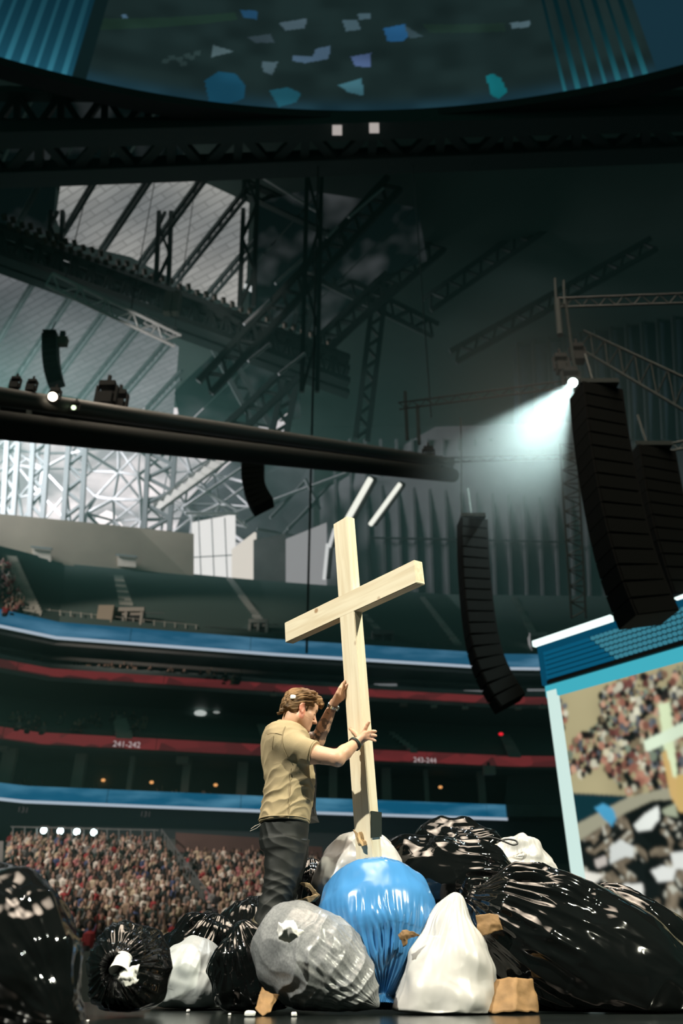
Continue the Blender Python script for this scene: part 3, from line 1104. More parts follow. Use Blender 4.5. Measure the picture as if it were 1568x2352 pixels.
hpatch([(470, 185), (500, 165), (540, 168), (562, 195), (560, 225), (530, 238), (480, 235)], (.008, .055, .095))
hpatch([(618, 208), (660, 200), (692, 215), (680, 235), (640, 246)], (.012, .075, .105))
hpatch([(775, 195), (830, 180), (836, 220), (800, 212)], (.04, .12, .15))
hpatch([(805, 130), (852, 122), (850, 155), (815, 152)], (.06, .10, .20))
hpatch([(672, 128), (718, 130), (725, 112), (758, 105), (755, 135), (700, 145), (672, 140)], (.055, .10, .15))
hpatch([(490, 104), (538, 118), (484, 132)], (.06, .10, .11))
hpatch([(600, 142), (638, 142), (625, 172), (605, 165)], (.05, .085, .10))
hpatch([(640, 52), (705, 42), (700, 65), (655, 70)], (.055, .09, .11))
hpatch([(568, 85), (620, 78), (630, 98), (585, 98)], (.03, .05, .06))
hpatch([(550, 22), (590, 25), (590, 45), (560, 40)], (.015, .06, .12))
hpatch([(785, 45), (820, 45), (828, 68), (795, 72)], (.05, .09, .11))
hpatch([(820, 32), (852, 30), (850, 44), (825, 45)], (.05, .09, .11))
hpatch([(880, 65), (930, 55), (940, 80), (925, 95), (890, 95)], (.015, .075, .17))
hpatch([(928, 58), (972, 84), (940, 88)], (.03, .055, .065))
hpatch([(1115, 175), (1130, 168), (1150, 180), (1165, 210), (1145, 228), (1128, 218)], (.006, .12, .14))
hpatch([(1170, 52), (1218, 48), (1216, 62), (1175, 66)], (.07, .12, .14))
hpatch([(280, 33), (292, 33), (292, 42), (280, 42)], (.06, .12, .18))
for x, y in [(380, 140), (395, 132), (412, 136), (430, 128), (452, 122), (440, 132), (420, 146)]:
    hpatch([(x - 8, y - 4), (x + 8, y - 6), (x + 8, y + 5), (x - 6, y + 6)], (.022, .042, .042))
hpatch([(220, 42), (540, 28), (545, 45), (220, 68)], (.012, .030, .022))
hpatch([(970, 55), (1160, 52), (1160, 72), (985, 75)], (.012, .028, .022))
# LED strip columns at both sides
ul, _ = halo_uv(190, 150)
ur, _ = halo_uv(1258, 100)
ue, _ = halo_uv(1480, 80)
bars = (np.abs(((U * 1.0) % 1.0) - .5) < .17)
fade = np.exp(-Vz / 4.5)
left = U < ul
right = (U > ur) & (U < ue)
colr[left] = (np.array([.006, .040, .062]) + .0)[None] * (.5 + 1.2 * fade[left])[:, None]
k = left & bars
colr[k] = np.array([.022, .125, .175]) * (.3 + 1.0 * fade[k])[:, None]
k = right & bars
colr[k] = np.array([.014, .10, .125]) * (.12 + 1.1 * np.exp(-Vz[k] / 3.0))[:, None]
k = U >= ue
colr[k] = np.array([.008, .030, .045])
k = np.abs(U - ul) < .5
colr[k] = np.array([.004, .012, .013])
ang = us / HR
ring = np.stack([HC[0] + HR * np.sin(ang), HC[1] + HR * np.cos(ang)], 1)
vv = np.concatenate([np.concatenate([ring, np.full((nu, 1), HZ + z)], 1) for z in vsz])
ii, jj = np.meshgrid(np.arange(nv - 1), np.arange(nu - 1), indexing='ij')
a = (ii * nu + jj).ravel()
hb = empty('halo_screen', (0, 38.2, HZ))
tag(hb, 'giant curved halo video screen at the very top showing bags', 'video screen')
r = np.array(hb.location)
hs = fast_mesh('screen_face', vv, np.stack([a, a + 1, a + 1 + nu, a + nu], 1), emat_attr('halo_picture', 1.0), False, hb, r)
set_colors(hs, colr.reshape(-1, 3))
ring2 = np.stack([HC[0] + (HR + 1.2) * np.sin(ang), HC[1] + (HR + 1.2) * np.cos(ang)], 1)
n4 = len(ang[::8])
vs, fs = [], []
for q, (A_, B_) in enumerate(zip(ring[::8], ring2[::8])):
    vs += [(A_[0], A_[1], HZ - .9), (B_[0], B_[1], HZ - .9), (B_[0], B_[1], HZ + 17), (A_[0], A_[1], HZ - .05)]
for i in range(n4 - 1):
    for j in range(4):
        fs.append((i * 4 + j, (i + 1) * 4 + j, (i + 1) * 4 + (j + 1) % 4, i * 4 + (j + 1) % 4))
mesh('screen_rim', vs, fs, M['black_paint'], parent=hb, rel=r)
for k, (px, py) in enumerate([(774, 299), (859, 294)]):
    p = WZ(px, py, 57.5)
    e = empty('work_lamp', p)
    tag(e, ['small pale lamp box under the halo screen, left of two', 'small pale lamp box under the halo screen, right of two'][k], 'lamp')
    boxo('lamp_box', p, (.75, .3, .85), emat('lamp_face_%d' % k, (.55, .5, .47), .75), e, rel=p)
    boxo('yoke', p + np.array([0, .2, .7]), (.12, .12, .6), M['steel_mid'], e, rel=p)
# ================================================================== STAGE RIG
def pipe(name, a, b, r, m, parent=None, rel=None, n=14):
    vs, fs = tube_mesh([np.asarray(a) + (np.asarray(b) - np.asarray(a)) * t for t in np.linspace(0, 1, 6)], r, n)
    k = len(vs)
    fs = fs + [tuple(range(n - 1, -1, -1)), tuple(range(k - n, k))]
    return mesh(name, vs, fs, m, True, parent, rel)


rig = empty('rig_pipes', W(500, 1010, 28))
tag(rig, 'long black lighting pipes with grey ducts sloping across above the end wall', 'lighting rig')
r = np.array(rig.location)
pipe('duct', W(-40, 905, 17), W(1035, 1062, 38), .27, M['pipe_grey'], rig, r)
pipe('duct', W(-40, 972, 17), W(1040, 1092, 38), .40, mat('duct_black', (.02, .026, .024), .7, spec=.2), rig, r)
pipe('duct', W(-40, 935, 18), W(1035, 1075, 39), .18, M['black_paint'], rig, r)
for t in np.linspace(.03, .98, 15):
    px = -40 + 1075 * t
    Yk = 16.7 + 21 * t
    beam('clamp', W(px, 893 + 158 * t, Yk), W(px + 3, 990 + 112 * t, Yk), .12, M['steel_dark'], rig, rel=r)
M['led_glint'] = emat('led_glint', (.55, .56, .48), .8)
for k, (x0, x1) in enumerate([(150, 235), (420, 470), (482, 520), (545, 610), (640, 700), (710, 760), (770, 830), (840, 880), (885, 920)]):
    t0, t1 = (x0 + 40) / 1075, (x1 + 40) / 1075
    dy = -2 if k > 3 else 33 - 10 * (t0)
    beam('glint_strip', W(x0, 905 + 157 * t0 + dy, 16.7 + 21 * t0), W(x1, 905 + 157 * t1 + dy, 16.7 + 21 * t1), .07, M['led_glint'] if k < 4 else mat('strip_grey_%d' % k, (.5, .5, .48), .3, .5), rig, rel=r)

M['fixture'] = mat('fixture', (.02, .022, .022), .5)


def fixture(px, py, Y, s, label, lens=None, lens_r=.16, hook=True):
    """moving-head lamp: yoke, head, lens"""
    p = W(px, py, Y)
    e = empty('stage_lamp', p)
    tag(e, label, 'stage lamp')
    hd = boxo('head', p + np.array([0, .12, .02]), (s * .55, s * .5, s * .5), M['fixture'], e, rel=p)
    for q in (-1, 1):
        boxo('yoke_arm', p + np.array([q * s * .36, .12, s * .28]), (s * .1, s * .2, s * .75), M['fixture'], e, rel=p)
    boxo('base', p + np.array([0, .12, s * .72]), (s * .6, s * .4, s * .22), M['fixture'], e, rel=p)
    if hook:
        beam('clamp', p + np.array([0, .12, s * .8]), p + np.array([0, .12, s * 1.2]), s * .12, M['fixture'], e, rel=p)
    if lens:
        n = 16
        d = -p / np.linalg.norm(p)
        R = basis(d)
        a = np.arange(n) * 2 * math.pi / n
        c = p + d * (s * .3)
        ringv = c + lens_r * (np.cos(a)[:, None] * R[:, 0] + np.sin(a)[:, None] * R[:, 1])
        back = ringv - d * .05
        vs = np.concatenate([ringv, back])
        fs = [tuple(range(n))] + [(i, (i + 1) % n, n + (i + 1) % n, n + i) for i in range(n)]
        reparent(mesh('lens', vs, fs, lens, parent=e, rel=p), hd)
    return e


M['lens_warm'] = emat('lens_warm', (1.0, .82, .62), 9)
M['lens_green'] = emat('lens_green', (.80, 1.0, .62), 2.5)
M['lens_cool'] = emat('lens_cool', (.75, 1.0, .92), 12)
fixture(121, 911, 18.1, .45, 'stage lamp glaring warm white on the left end of the pipes', M['lens_warm'], .125)
fixture(169, 936, 18.7, .35, 'stage lamp with a small greenish white lens', M['lens_green'], .065)
fixture(240, 915, 21, .9, 'dark unlit stage lamp standing on the pipes')
fixture(268, 930, 21.5, .8, 'second dark unlit stage lamp on the pipes')
fixture(68, 888, 17.8, .4, 'small dark lamp at the left end of the pipes')
fixture(30, 882, 17.5, .4, 'dark lamp near the left picture edge on the pipes')
fixture(1315, 879, 26, 1.0, 'bright white follow spot throwing a beam into the haze', M['lens_cool'], .19)
fixture(1292, 842, 26.4, .9, 'dark lamp just above the bright follow spot')
fixture(1330, 818, 26.6, .9, 'dark lamp with a pinkish glint above the follow spot')
fixture(985, 1050, 37, .9, 'dark lamp hanging on the right end of the pipes')
fixture(940, 1085, 36, .7, 'dark lamp under the right end of the pipes')

# the beam: a real lamp in a pocket of theatrical haze
SPOT = W(1315, 879, 25.2)
lamp('haze_spot', 'SPOT', SPOT, W(1165, 1085, 24.2), 24000, (.74, .95, .92), spot_size=.72, spot_blend=.35, shadow_soft_size=.12)
hz = bpy.data.materials.new('haze')
hz.use_nodes = True
N, L = nodes_of(hz)
N.remove(N['Principled BSDF'])
vs_ = N.new('ShaderNodeVolumeScatter')
vs_.inputs['Color'].default_value = (.9, 1.0, 1.0, 1)
vs_.inputs['Anisotropy'].default_value = 0.2
tc = N.new('ShaderNodeTexCoord')
gr = N.new('ShaderNodeTexGradient')
gr.gradient_type = 'QUADRATIC_SPHERE'
L.new(tc.outputs['Object'], gr.inputs[0])
ml = N.new('ShaderNodeMath')
ml.operation = 'MULTIPLY'
ml.inputs[1].default_value = .045
L.new(gr.outputs['Fac'], ml.inputs[0])
L.new(ml.outputs[0], vs_.inputs['Density'])
L.new(vs_.outputs[0], N['Material Output'].inputs['Volume'])
c = W(1200, 1010, 25)
sv_, sf2_ = [], []
for j_ in range(13):
    for i_ in range(20):
        th_, a_ = math.pi * j_ / 12, 2 * math.pi * i_ / 20
        sv_.append((math.sin(th_) * math.cos(a_), math.sin(th_) * math.sin(a_), math.cos(th_)))
for j_ in range(12):
    for i_ in range(20):
        sf2_.append(((j_ + 1) * 20 + i_, (j_ + 1) * 20 + (i_ + 1) % 20, j_ * 20 + (i_ + 1) % 20, j_ * 20 + i_))
hzo = mesh('haze', sv_, sf2_, hz)
hzo.location = V(c)
hzo.scale = (6.2, 7, 6.2)
tag(hzo, 'pale theatrical haze lit by the follow spot beam', 'haze', kind='stuff')

# trusses of the rig
truss('rig_truss', 'thin bluish truss on the right above the follow spot', W(1275, 686, 26.7), W(1640, 672, 25), W(1280, 706, 26.7), W(1640, 694, 25), 9, .10, .05, M['pipe_grey'], kind='tube')
truss('rig_truss', 'thin truss left of the follow spot', W(915, 925, 36), W(1316, 872, 26.2), W(918, 940, 36), W(1318, 888, 26.2), 10, .09, .05, M['pipe_grey'], kind='tube')
truss('rig_truss', 'upright dim truss behind the hanging speakers', W(1285, 1020, 32), W(1312, 1420, 32), W(1325, 1020, 32), W(1345, 1420, 32), 12, .1, .06, M['steel_dark'], kind='tube', posts=True)
truss('rig_truss', 'dim truss falling to the right behind the tall speakers', W(1330, 800, 30), W(1640, 985, 26), W(1340, 760, 30), W(1640, 900, 26), 8, .14, .08, M['steel_dark'], kind='tube')
truss('rig_truss', 'level dim truss below the beam', W(1000, 1052, 37), W(1400, 1042, 34), W(1000, 1062, 37), W(1400, 1052, 34), 8, .1, .06, M['steel_mid'], kind='tube')
truss('rig_truss', 'dim truss end beside the second tall speaker', W(1480, 1030, 24), W(1640, 1000, 23), W(1480, 1046, 24), W(1640, 1018, 23), 5, .08, .05, M['steel_mid'], kind='tube')
for k, (x0, y0, x1, y1, Y, w, lb) in enumerate([(968, 540, 990, 960, 42, .10, 'long pale vertical cable in the dark middle of the roof'), (703, 700, 704, 1500, 42, .14, 'dark vertical cable left of the cross top'),
                                             (588, 1000, 585, 1060, 36, .1, 'short cable above the curved speaker stack under the pipes'), (1058, 960, 1060, 1200, 27, .06, 'thin cable above the long curved speaker stack'), (1274, 640, 1278, 720, 26.7, .12, 'hoist chain at the end of the bluish truss'), (1294, 645, 1296, 700, 26.6, .12, 'short hoist chain beside the bluish truss'),
                                             (930, 900, 935, 1010, 36, .2, 'dim drop bar at the right end of the pipes'), (958, 930, 962, 1020, 36, .2, 'second dim drop bar at the right end of the pipes'), (1298, 690, 1322, 870, 26.6, .16, 'dark drop bar above the follow spot'), (1279, 690, 1286, 770, 26.7, .3, 'dim bracket below the bluish truss')]):
    top__ = W(x0, y0, Y)
    if k < 2:
        top__ = np.array([W(x1, y1, Y)[0], Y, 59.5])
    tag(beam('rigging_cable', top__, W(x1, y1, Y), w, M['steel_mid'] if k in (0, 4, 5, 6, 7, 9) else M['steel_dark'], kind='tube'), lb, 'cable')

# line arrays -----------------------------------------------------------------
M['speaker'] = mat('speaker', (.006, .008, .0075), .8, spec=.15)
M['speaker_grille'] = mat('speaker_grille', (.008, .011, .010), .85, spec=.1, bump=(40, .3))


def line_array(label, pts, Y, n, w, dep, mm=None, toe=0.0):
    """hung column of loudspeaker cabinets following pixel points from top to bottom"""
    P = np.array([W(x, y, Y) for x, y in pts])
    P[:, 1] = Y
    s = np.concatenate([[0], np.cumsum(np.linalg.norm(np.diff(P, axis=0), axis=1))])
    t = np.linspace(0, s[-1], n + 1)
    Q = np.stack([np.interp(t, s, P[:, i]) for i in range(3)], 1)
    # smooth the hang
    for _ in range(3):
        Q[1:-1] = (Q[:-2] + 2 * Q[1:-1] + Q[2:]) / 4
    e = empty('speaker_array', Q[-1])
    tag(e, label, 'speaker')
    rl = np.array(e.location)
    for i in range(n):
        a, b = Q[i], Q[i + 1]
        zz = a - b
        h = np.linalg.norm(zz)
        R = basis(zz, (math.cos(toe), math.sin(toe), 0))
        c_ = (a + b) / 2
        cb = boxo('cabinet', c_, (w, dep, h * .97), mm or M['speaker'], e, rel=rl, R=R)
        g = boxo('grille', c_ - R[:, 1] * dep * .505, (w * .9, .03, h * .86), M['speaker_grille'], e, rel=rl, R=R)
        reparent(g, cb)
    top = Q[0]
    boxo('hanging_frame', top + np.array([0, 0, .12]), (w * .9, dep * 1.1, .14), M['steel_dark'], e, rel=rl)
    beam('hoist_chain', top + np.array([0, 0, .15]), top + np.array([0, .2, 1.6]), .06, M['steel_dark'], e, rel=rl)
    return e


line_array('tall black hanging speaker stack beside the follow spot, largest of all', [(1368, 905), (1378, 1000), (1398, 1120), (1424, 1240), (1456, 1350), (1490, 1425)], 17.0, 16, 1.15, .8, toe=.2)
line_array('second tall black hanging speaker stack cut by the right picture edge', [(1492, 1045), (1505, 1130), (1528, 1240), (1556, 1330), (1572, 1380)], 19.0, 12, 1.15, .8, toe=.2)
line_array('long curved speaker stack hanging behind the cross arm tip', [(1084, 1200), (1086, 1290), (1094, 1390), (1108, 1490), (1132, 1560), (1172, 1618)], 25.5, 17, 1.0, .7, toe=.1)
line_array('small curved speaker stack under the lighting pipes', [(581, 1062), (580, 1105), (588, 1140), (606, 1166)], 35.0, 9, 1.15, .9)
line_array('small speaker stack hanging before the grey roof panels', [(116, 770), (116, 820), (122, 862), (130, 885)], 45.0, 8, 1.1, .8, mat('speaker_dusty', (.05, .055, .05), .6))  # cabinets a lighter grey than the other speaker stacks
tag(boxo('hoist_motor', W(144, 785, 45), (.7, .5, .7), mat('motor_tan', (.22, .15, .10), .6)), 'small tan hoist box beside the small speaker stack', 'hoist')
tag(boxo('hoist_motor', W(144, 768, 45), (.35, .3, .5), M['steel_dark']), 'dark hook block above the tan hoist box', 'hoist')

# ================================================================== DISPLAY WALL ON THE RIGHT
SL = W(1262, 1594, 22.0)           # top left corner of the picture frame
SR = WZ(1568, 1508, SL[2])         # a point of the same level edge at the picture's right
sx = (SR - SL) / np.linalg.norm(SR - SL)
sn = np.cross(sx, np.array([0, 0, 1.0]))
if np.dot(sn, SL) > 0:
    sn = -sn                      # faces the audience
ZT = SL[2]
SW, SH = 9.0, 7.3


def suv(px, py):
    p = WP(px, py, SL, sn)
    return np.dot(p - SL, sx), SL[2] - p[2]


nu, nv = 330, 290
uu = np.linspace(0, SW, nu)
vvz = np.linspace(0, SH, nv)
U, Vv = np.meshgrid(uu, vvz)
X = np.stack([U.ravel(), Vv.ravel(), np.zeros(U.size)], 1)
pc = np.zeros((nv, nu, 3)) + np.array([.42, .37, .21])
rg = np.random.RandomState(11)
n1 = noise(X * 1.1 + 3, 21).reshape(U.shape)
pc *= (1 + .12 * n1)[..., None]
pal = np.array([(.008, .012, .011), (.010, .016, .014), (.02, .02, .018), (.45, .22, .15), (.55, .32, .22), (.62, .58, .40), (.70, .68, .52), (.30, .13, .09), (.24, .30, .22), (.02, .02, .018), (.25, .20, .12), (.16, .06, .05), (.12, .14, .16)])


def spoly(pts):
    return in_poly(U, Vv, [suv(*p) for p in pts])


crowd_zone = (spoly([(1378, 1585), (1440, 1555), (1568, 1530), (1760, 1480), (1760, 1860), (1568, 1830), (1430, 1818), (1388, 1770), (1395, 1740), (1340, 1782), (1300, 1775), (1295, 1735), (1330, 1690), (1380, 1640)])
              | spoly([(1283, 1605), (1298, 1620), (1304, 1650), (1288, 1678)]))
for it in range(5200):
    a, b = rg.uniform(0, SW), rg.uniform(0, 5.2)
    s = rg.uniform(.045, .13)
    i, j = int(b / SH * (nv - 1)), int(a / SW * (nu - 1))
    if not crowd_zone[i, j]:
        continue
    di, dj = int(s / SH * nv * rg.uniform(.6, 1.3)) + 1, int(s / SW * nu * 1.2) + 1
    sl = (slice(max(0, i - di), i + di + 1), slice(max(0, j - dj), j + dj + 1))
    e_ = ((U[sl] - a) / (s * .8)) ** 2 + ((Vv[sl] - b) / s) ** 2 < 1
    w = pal[rg.randint(len(pal))] * rg.uniform(.6, 1.15)
    pc[sl][e_] = w
# stage part of the picture
k = spoly([(1290, 1820), (1440, 1828), (1440, 1845), (1320, 1895), (1300, 2100)])
pc[k] = np.array([.006, .035, .045])
k = spoly([(1310, 1900), (1440, 1832), (1570, 1800), (1570, 1860), (1420, 1880), (1310, 1945)])
pc[k] = np.array([.36, .35, .25])
k = spoly([(1310, 1945), (1370, 1905), (1440, 1865), (1500, 1838), (1760, 1830), (1760, 2400), (1310, 2400)])
pc[k] = np.array([.008, .013, .012])
bagz = k.copy()
for it in range(120):
    x, y = rg.uniform(1318, 1700), rg.uniform(1860, 2330)
    a, b = suv(x, y)
    s = rg.uniform(.22, .46)
    th = rg.uniform(0, 3.1)
    q0 = (U - a) * math.cos(th) + (Vv - b) * math.sin(th)
    q1 = -(U - a) * math.sin(th) + (Vv - b) * math.cos(th)
    e_ = ((q0 / s) ** 2 + (q1 / (s * .55)) ** 2 < 1) & bagz
    if it % 3 == 0:
        pc[e_] = np.array([.006, .010, .009])
    else:
        nn = noise(np.stack([q0[e_] * 7, q1[e_] * 12, q0[e_] * 0 + it], 1), 4)
        base_ = np.where((q1[e_] < s * .12)[:, None], np.array([.20, .165, .115]), np.array([.012, .016, .014]))
        pc[e_] = base_ * (1 + .5 * nn)[:, None]
        hl = nn > .62
        idx = np.argwhere(e_)[hl]
        pc[idx[:, 0], idx[:, 1]] = np.array([.55, .55, .46])
for poly, c_ in [([(1365, 1855), (1385, 1845), (1408, 1858), (1415, 1880), (1405, 1898), (1385, 1880)], (.08, .38, .62)),
                 ([(1455, 1895), (1480, 1870), (1512, 1850), (1514, 1880), (1495, 1905), (1465, 1910)], (.82, .86, .80)),
                 ([(1400, 1945), (1425, 1928), (1455, 1945), (1455, 1970), (1435, 1968), (1400, 1985)], (.72, .76, .72)),
                 ([(1338, 2000), (1388, 2010), (1340, 2050)], (.85, .83, .74)), ([(1432, 2030), (1475, 2030), (1478, 2060), (1465, 2090), (1440, 2070)], (.85, .86, .80)),
                 ([(1495, 2000), (1520, 1988), (1552, 1995), (1545, 2022), (1510, 2025)], (.84, .87, .82)), ([(1540, 1960), (1600, 1950), (1600, 2000), (1545, 1995)], (.82, .85, .8)),
                 ([(1495, 2125), (1515, 2118), (1550, 2140), (1545, 2170), (1520, 2165)], (.75, .76, .70)), ([(1365, 1975), (1390, 1965), (1395, 1985), (1370, 1995)], (.6, .55, .5)), ([(1520, 1860), (1550, 1845), (1556, 1878), (1525, 1872)], (.36, .40, .28)),
                 # the cross and the man in the picture
                 ([(1512, 1618), (1538, 1612), (1556, 1790), (1534, 1800)], (.74, .86, .55)), ([(1477, 1702), (1640, 1625), (1650, 1655), (1484, 1728)], (.76, .90, .68)),
                 ([(1520, 1730), (1530, 1720), (1545, 1785), (1620, 1790), (1640, 1870), (1560, 1865), (1540, 1830)], (.62, .42, .16)), ([(1552, 1782), (1620, 1770), (1640, 1860), (1556, 1862)], (.60, .42, .15))]:
    k = spoly(poly)
    pc[k] = np.array(c_) * (1 + .1 * n1[k])[:, None]
for _ in range(4):
    pc[1:-1, 1:-1] = (pc[1:-1, 1:-1] * 2 + pc[:-2, 1:-1] + pc[2:, 1:-1] + pc[1:-1, :-2] + pc[1:-1, 2:]) / 6
dw = empty('display_wall', SL - np.array([0, 0, SH]))
tag(dw, 'big video display wall at the right showing the crowd and a cross', 'video screen')
r = np.array(dw.location)
vv = SL[None] + sx[None] * X[:, :1] - np.array([0, 0, 1.0])[None] * X[:, 1:2]
ii, jj = np.meshgrid(np.arange(nv - 1), np.arange(nu - 1), indexing='ij')
a = (ii * nu + jj).ravel()
sf = fast_mesh('screen_face', vv, np.stack([a, a + nu, a + nu + 1, a + 1], 1), emat_attr('wall_picture', .95), False, dw, r)
set_colors(sf, pc.reshape(-1, 3))
sf['label'] = 'video picture of a crowd, trash bags and a cross'


def sbox(name, u0, u1, v0, v1, d0, d1, m, parent=None):
    """a box in display-wall coordinates (along, down, out)"""
    vs = [SL + sx * u + np.array([0, 0, -1.0]) * w + sn * d for u in (u0, u1) for w in (v0, v1) for d in (d0, d1)]
    _, fs = unit_box()
    return mesh(name, vs, fs, m, parent=parent, rel=r if parent is not None else None)


M['frame_white'] = emat('frame_white', (.66, .86, .80), .95)
M['frame_teal'] = emat('frame_teal', (.055, .42, .52), 1.0)
M['frame_blue'] = emat('frame_blue', (.006, .14, .25), .9)
sbox('frame_side', -.02, .30, -.05, SH, -.05, .12, M['frame_white'], dw)['label'] = 'glowing white side frame'
sbox('frame_top', -.06, SW, -.22, .12, -.05, .1, M['frame_teal'], dw)['label'] = 'glowing teal top frame'
sbox('backing', -.05, SW, -1.5, SH, -.6, -.06, M['black_paint'], dw)
# LED louvre band above the picture
GT = 1.36
M['louvre'] = emat('louvre', (.004, .105, .20), .85)
M['louvre_hot'] = emat('louvre_hot', (.05, .24, .32), .85)
M['louvre_frame'] = emat('louvre_frame', (.003, .065, .125), .9)
sbox('band_frame', -.12, .02, -GT - .05, -.25, 0, .14, M['louvre_frame'], dw)
sbox('band_frame', -.12, SW, -GT - .05, -GT + .1, 0, .14, M['louvre_frame'], dw)
for i in range(7):
    v0 = -GT + .14 + i * .142
    lv = sbox('louvre', 0, 1.55 + .12 * i, v0, v0 + .085, 0, .08, M['louvre'], dw)
    for q in range(22):
        u0 = 1.6 + .12 * i + q * .14
        reparent(sbox('led_cell', u0, u0 + .095, v0, v0 + .085, 0, .08, M['louvre_hot'], dw), lv)
sbox('band_frame', -.1, SW, -.36, -.26, 0, .1, M['black_paint'], dw)
for lab, u0, u1 in [('long glowing white light bar on top of the display wall', -.25, 2.35), ('glowing white light bar at the right edge on top of the display wall', 4.2, 6.8)]:
    lb = sbox('light_bar', u0, u1, -GT - .26, -GT - .1, .02, .16, emat('bar_hot', (.80, 1.0, .95), 1.6))
    tag(lb, lab, 'light bar')

# four dazzling lights and the rail above the crowd -------------------------------
M['dazzle'] = emat('dazzle', (.72, 1.0, 1.0), 10)
for k, px in enumerate([100, 138, 176, 215]):
    p = W(px, 1907 + k * 1.5, 57.5)
    e = empty('blinder', p)
    tag(e, 'dazzling white lamp, number %s of the row of four above the crowd' % ['one', 'two', 'three', 'four'][k], 'lamp')
    boxo('lamp_housing', p + np.array([0, .2, 0]), (.6, .3, .6), M['fixture'], e, rel=p)
    n = 14
    aa = np.arange(n) * 2 * math.pi / n
    vs = [(p[0] + .20 * math.cos(q), p[1] + .02, p[2] + .20 * math.sin(q)) for q in aa] + [(p[0] + .20 * math.cos(q), p[1] + .06, p[2] + .20 * math.sin(q)) for q in aa]
    mesh('lens', vs, [tuple(range(n))] + [(i, (i + 1) % n, n + (i + 1) % n, n + i) for i in range(n)], M['dazzle'], parent=e, rel=p)
# thin arena haze in the hall behind the stage
ah = bpy.data.materials.new('arena_haze')
ah.use_nodes = True
N, L = nodes_of(ah)
N.remove(N['Principled BSDF'])
vs_ = N.new('ShaderNodeVolumeScatter')
vs_.inputs['Color'].default_value = (.42, 1.0, .86, 1)
vs_.inputs['Density'].default_value = .0022
L.new(vs_.outputs[0], N['Material Output'].inputs['Volume'])
v, f = unit_box()
az = mesh('haze', [(x * 130, 71.5 + y * 77, 38 + z * 78) for x, y, z in v], f, ah)
tag(az, 'thin haze filling the whole hall behind the stage', 'haze', kind='stuff')
# ================================================================== CROWD
cr = random.Random(5)
SKIN = [mat('skin_%d' % i, c, .6) for i, c in enumerate([(.60, .40, .31), (.50, .30, .22), (.34, .20, .15), (.12, .07, .05)])]
HAIR = [mat('crowd_hair_%d' % i, c, .6) for i, c in enumerate([(.012, .01, .008), (.05, .03, .02), (.20, .14, .08)])]
TOPS = {'white': (.78, .74, .64), 'cream': (.62, .52, .36), 'grey': (.22, .22, .21), 'black': (.012, .013, .013), 'dark green': (.02, .045, .04), 'red': (.36, .035, .04), 'pink': (.45, .17, .17), 'blue': (.06, .09, .20), 'tan': (.40, .29, .20)}
WEI = [('white', 22), ('cream', 15), ('grey', 14), ('black', 28), ('dark green', 10), ('red', 7), ('pink', 7), ('blue', 5), ('tan', 8)]
TOPM = {k: mat('top_' + k.replace(' ', '_'), c, .8) for k, c in TOPS.items()}


def lathe_part(prof, n, sx_=1.0, sy_=1.0, c=(0, 0, 0)):
    vs, fs = [], []
    for (rr, z) in prof:
        for i in range(n):
            a = 2 * math.pi * i / n
            vs.append((c[0] + rr * sx_ * math.cos(a), c[1] + rr * sy_ * math.sin(a), c[2] + z))
    for j in range(len(prof) - 1):
        for i in range(n):
            fs.append((j * n + i, j * n + (i + 1) % n, (j + 1) * n + (i + 1) % n, (j + 1) * n + i))
    fs.append(tuple(range((len(prof) - 1) * n, len(prof) * n)))
    return vs, fs


def spectator_geo(pose):
    """seated or standing spectator facing -Y: (verts, faces, material index)"""
    V_, F_, I_ = [], [], []

    def put(g, idx):
        b = len(V_)
        V_.extend(g[0])
        for f_ in g[1]:
            F_.append(tuple(q + b for q in f_))
            I_.append(idx)
    put(lathe_part([(.18, 0.0), (.23, .25), (.25, .50), (.09, .62)], 6, 1.05, .7), 1)      # torso
    put(lathe_part([(.15, 0.0), (.14, .18)], 6, 1.3, 1.3, (0, -.2, -.1)), 1 if pose == 2 else 3)  # lap
    put(lathe_part([(.055, .58), (.085, .66), (.098, .76), (.06, .86)], 6, .9, 1.0, (0, -.02, 0)), 0)  # head
    put(lathe_part([(.088, .73), (.106, .79), (.09, .87), (.03, .90)], 6, .95, 1.05, (0, .015, 0)), 2)  # hair
    for s in (-1, 1):
        up = pose == 1 and s == 1 or pose == 3
        a = np.array([s * .2, 0, .48])
        b = np.array([s * .30, -.08, .80]) if up else np.array([s * .25, -.06, .22])
        c = np.array([s * .26, -.14, 1.12]) if up else np.array([s * .08, -.30, .18])
        for p, q, w, idx in ((a, b, .055, 1), (b, c, .042, 0)):
            R = basis(q - p)
            vs = []
            for e_, rr in ((p, w), (q, w * .8)):
                for i in range(4):
                    an = math.pi / 2 * i
                    vs.append(tuple(e_ + rr * (math.cos(an) * R[:, 0] + math.sin(an) * R[:, 1])))
            put((vs, [(i, (i + 1) % 4, 4 + (i + 1) % 4, 4 + i) for i in range(4)] + [(4, 5, 6, 7)]), idx)
    return V_, F_, I_


GEO = [spectator_geo(p) for p in range(4)]
TROUSER = mat('crowd_trousers', (.03, .03, .035), .8)
_spec = {}


def spectator_mesh(top, pose, sk, hr):
    k = (top, pose, sk, hr)
    if k not in _spec:
        V_, F_, I_ = GEO[pose]
        me = bpy.data.meshes.new('spectator_' + top.replace(' ', '_'))
        me.from_pydata([tuple(map(float, q)) for q in V_], [], F_)
        for m_ in (SKIN[sk], TOPM[top], HAIR[hr], TROUSER):
            me.materials.append(m_)
        me.polygons.foreach_set('material_index', I_)
        me.update()
        _spec[k] = me
    return _spec[k]


def pick_top():
    t = cr.random() * sum(w for _, w in WEI)
    for n_, w in WEI:
        t -= w
        if t <= 0:
            return n_
    return 'black'


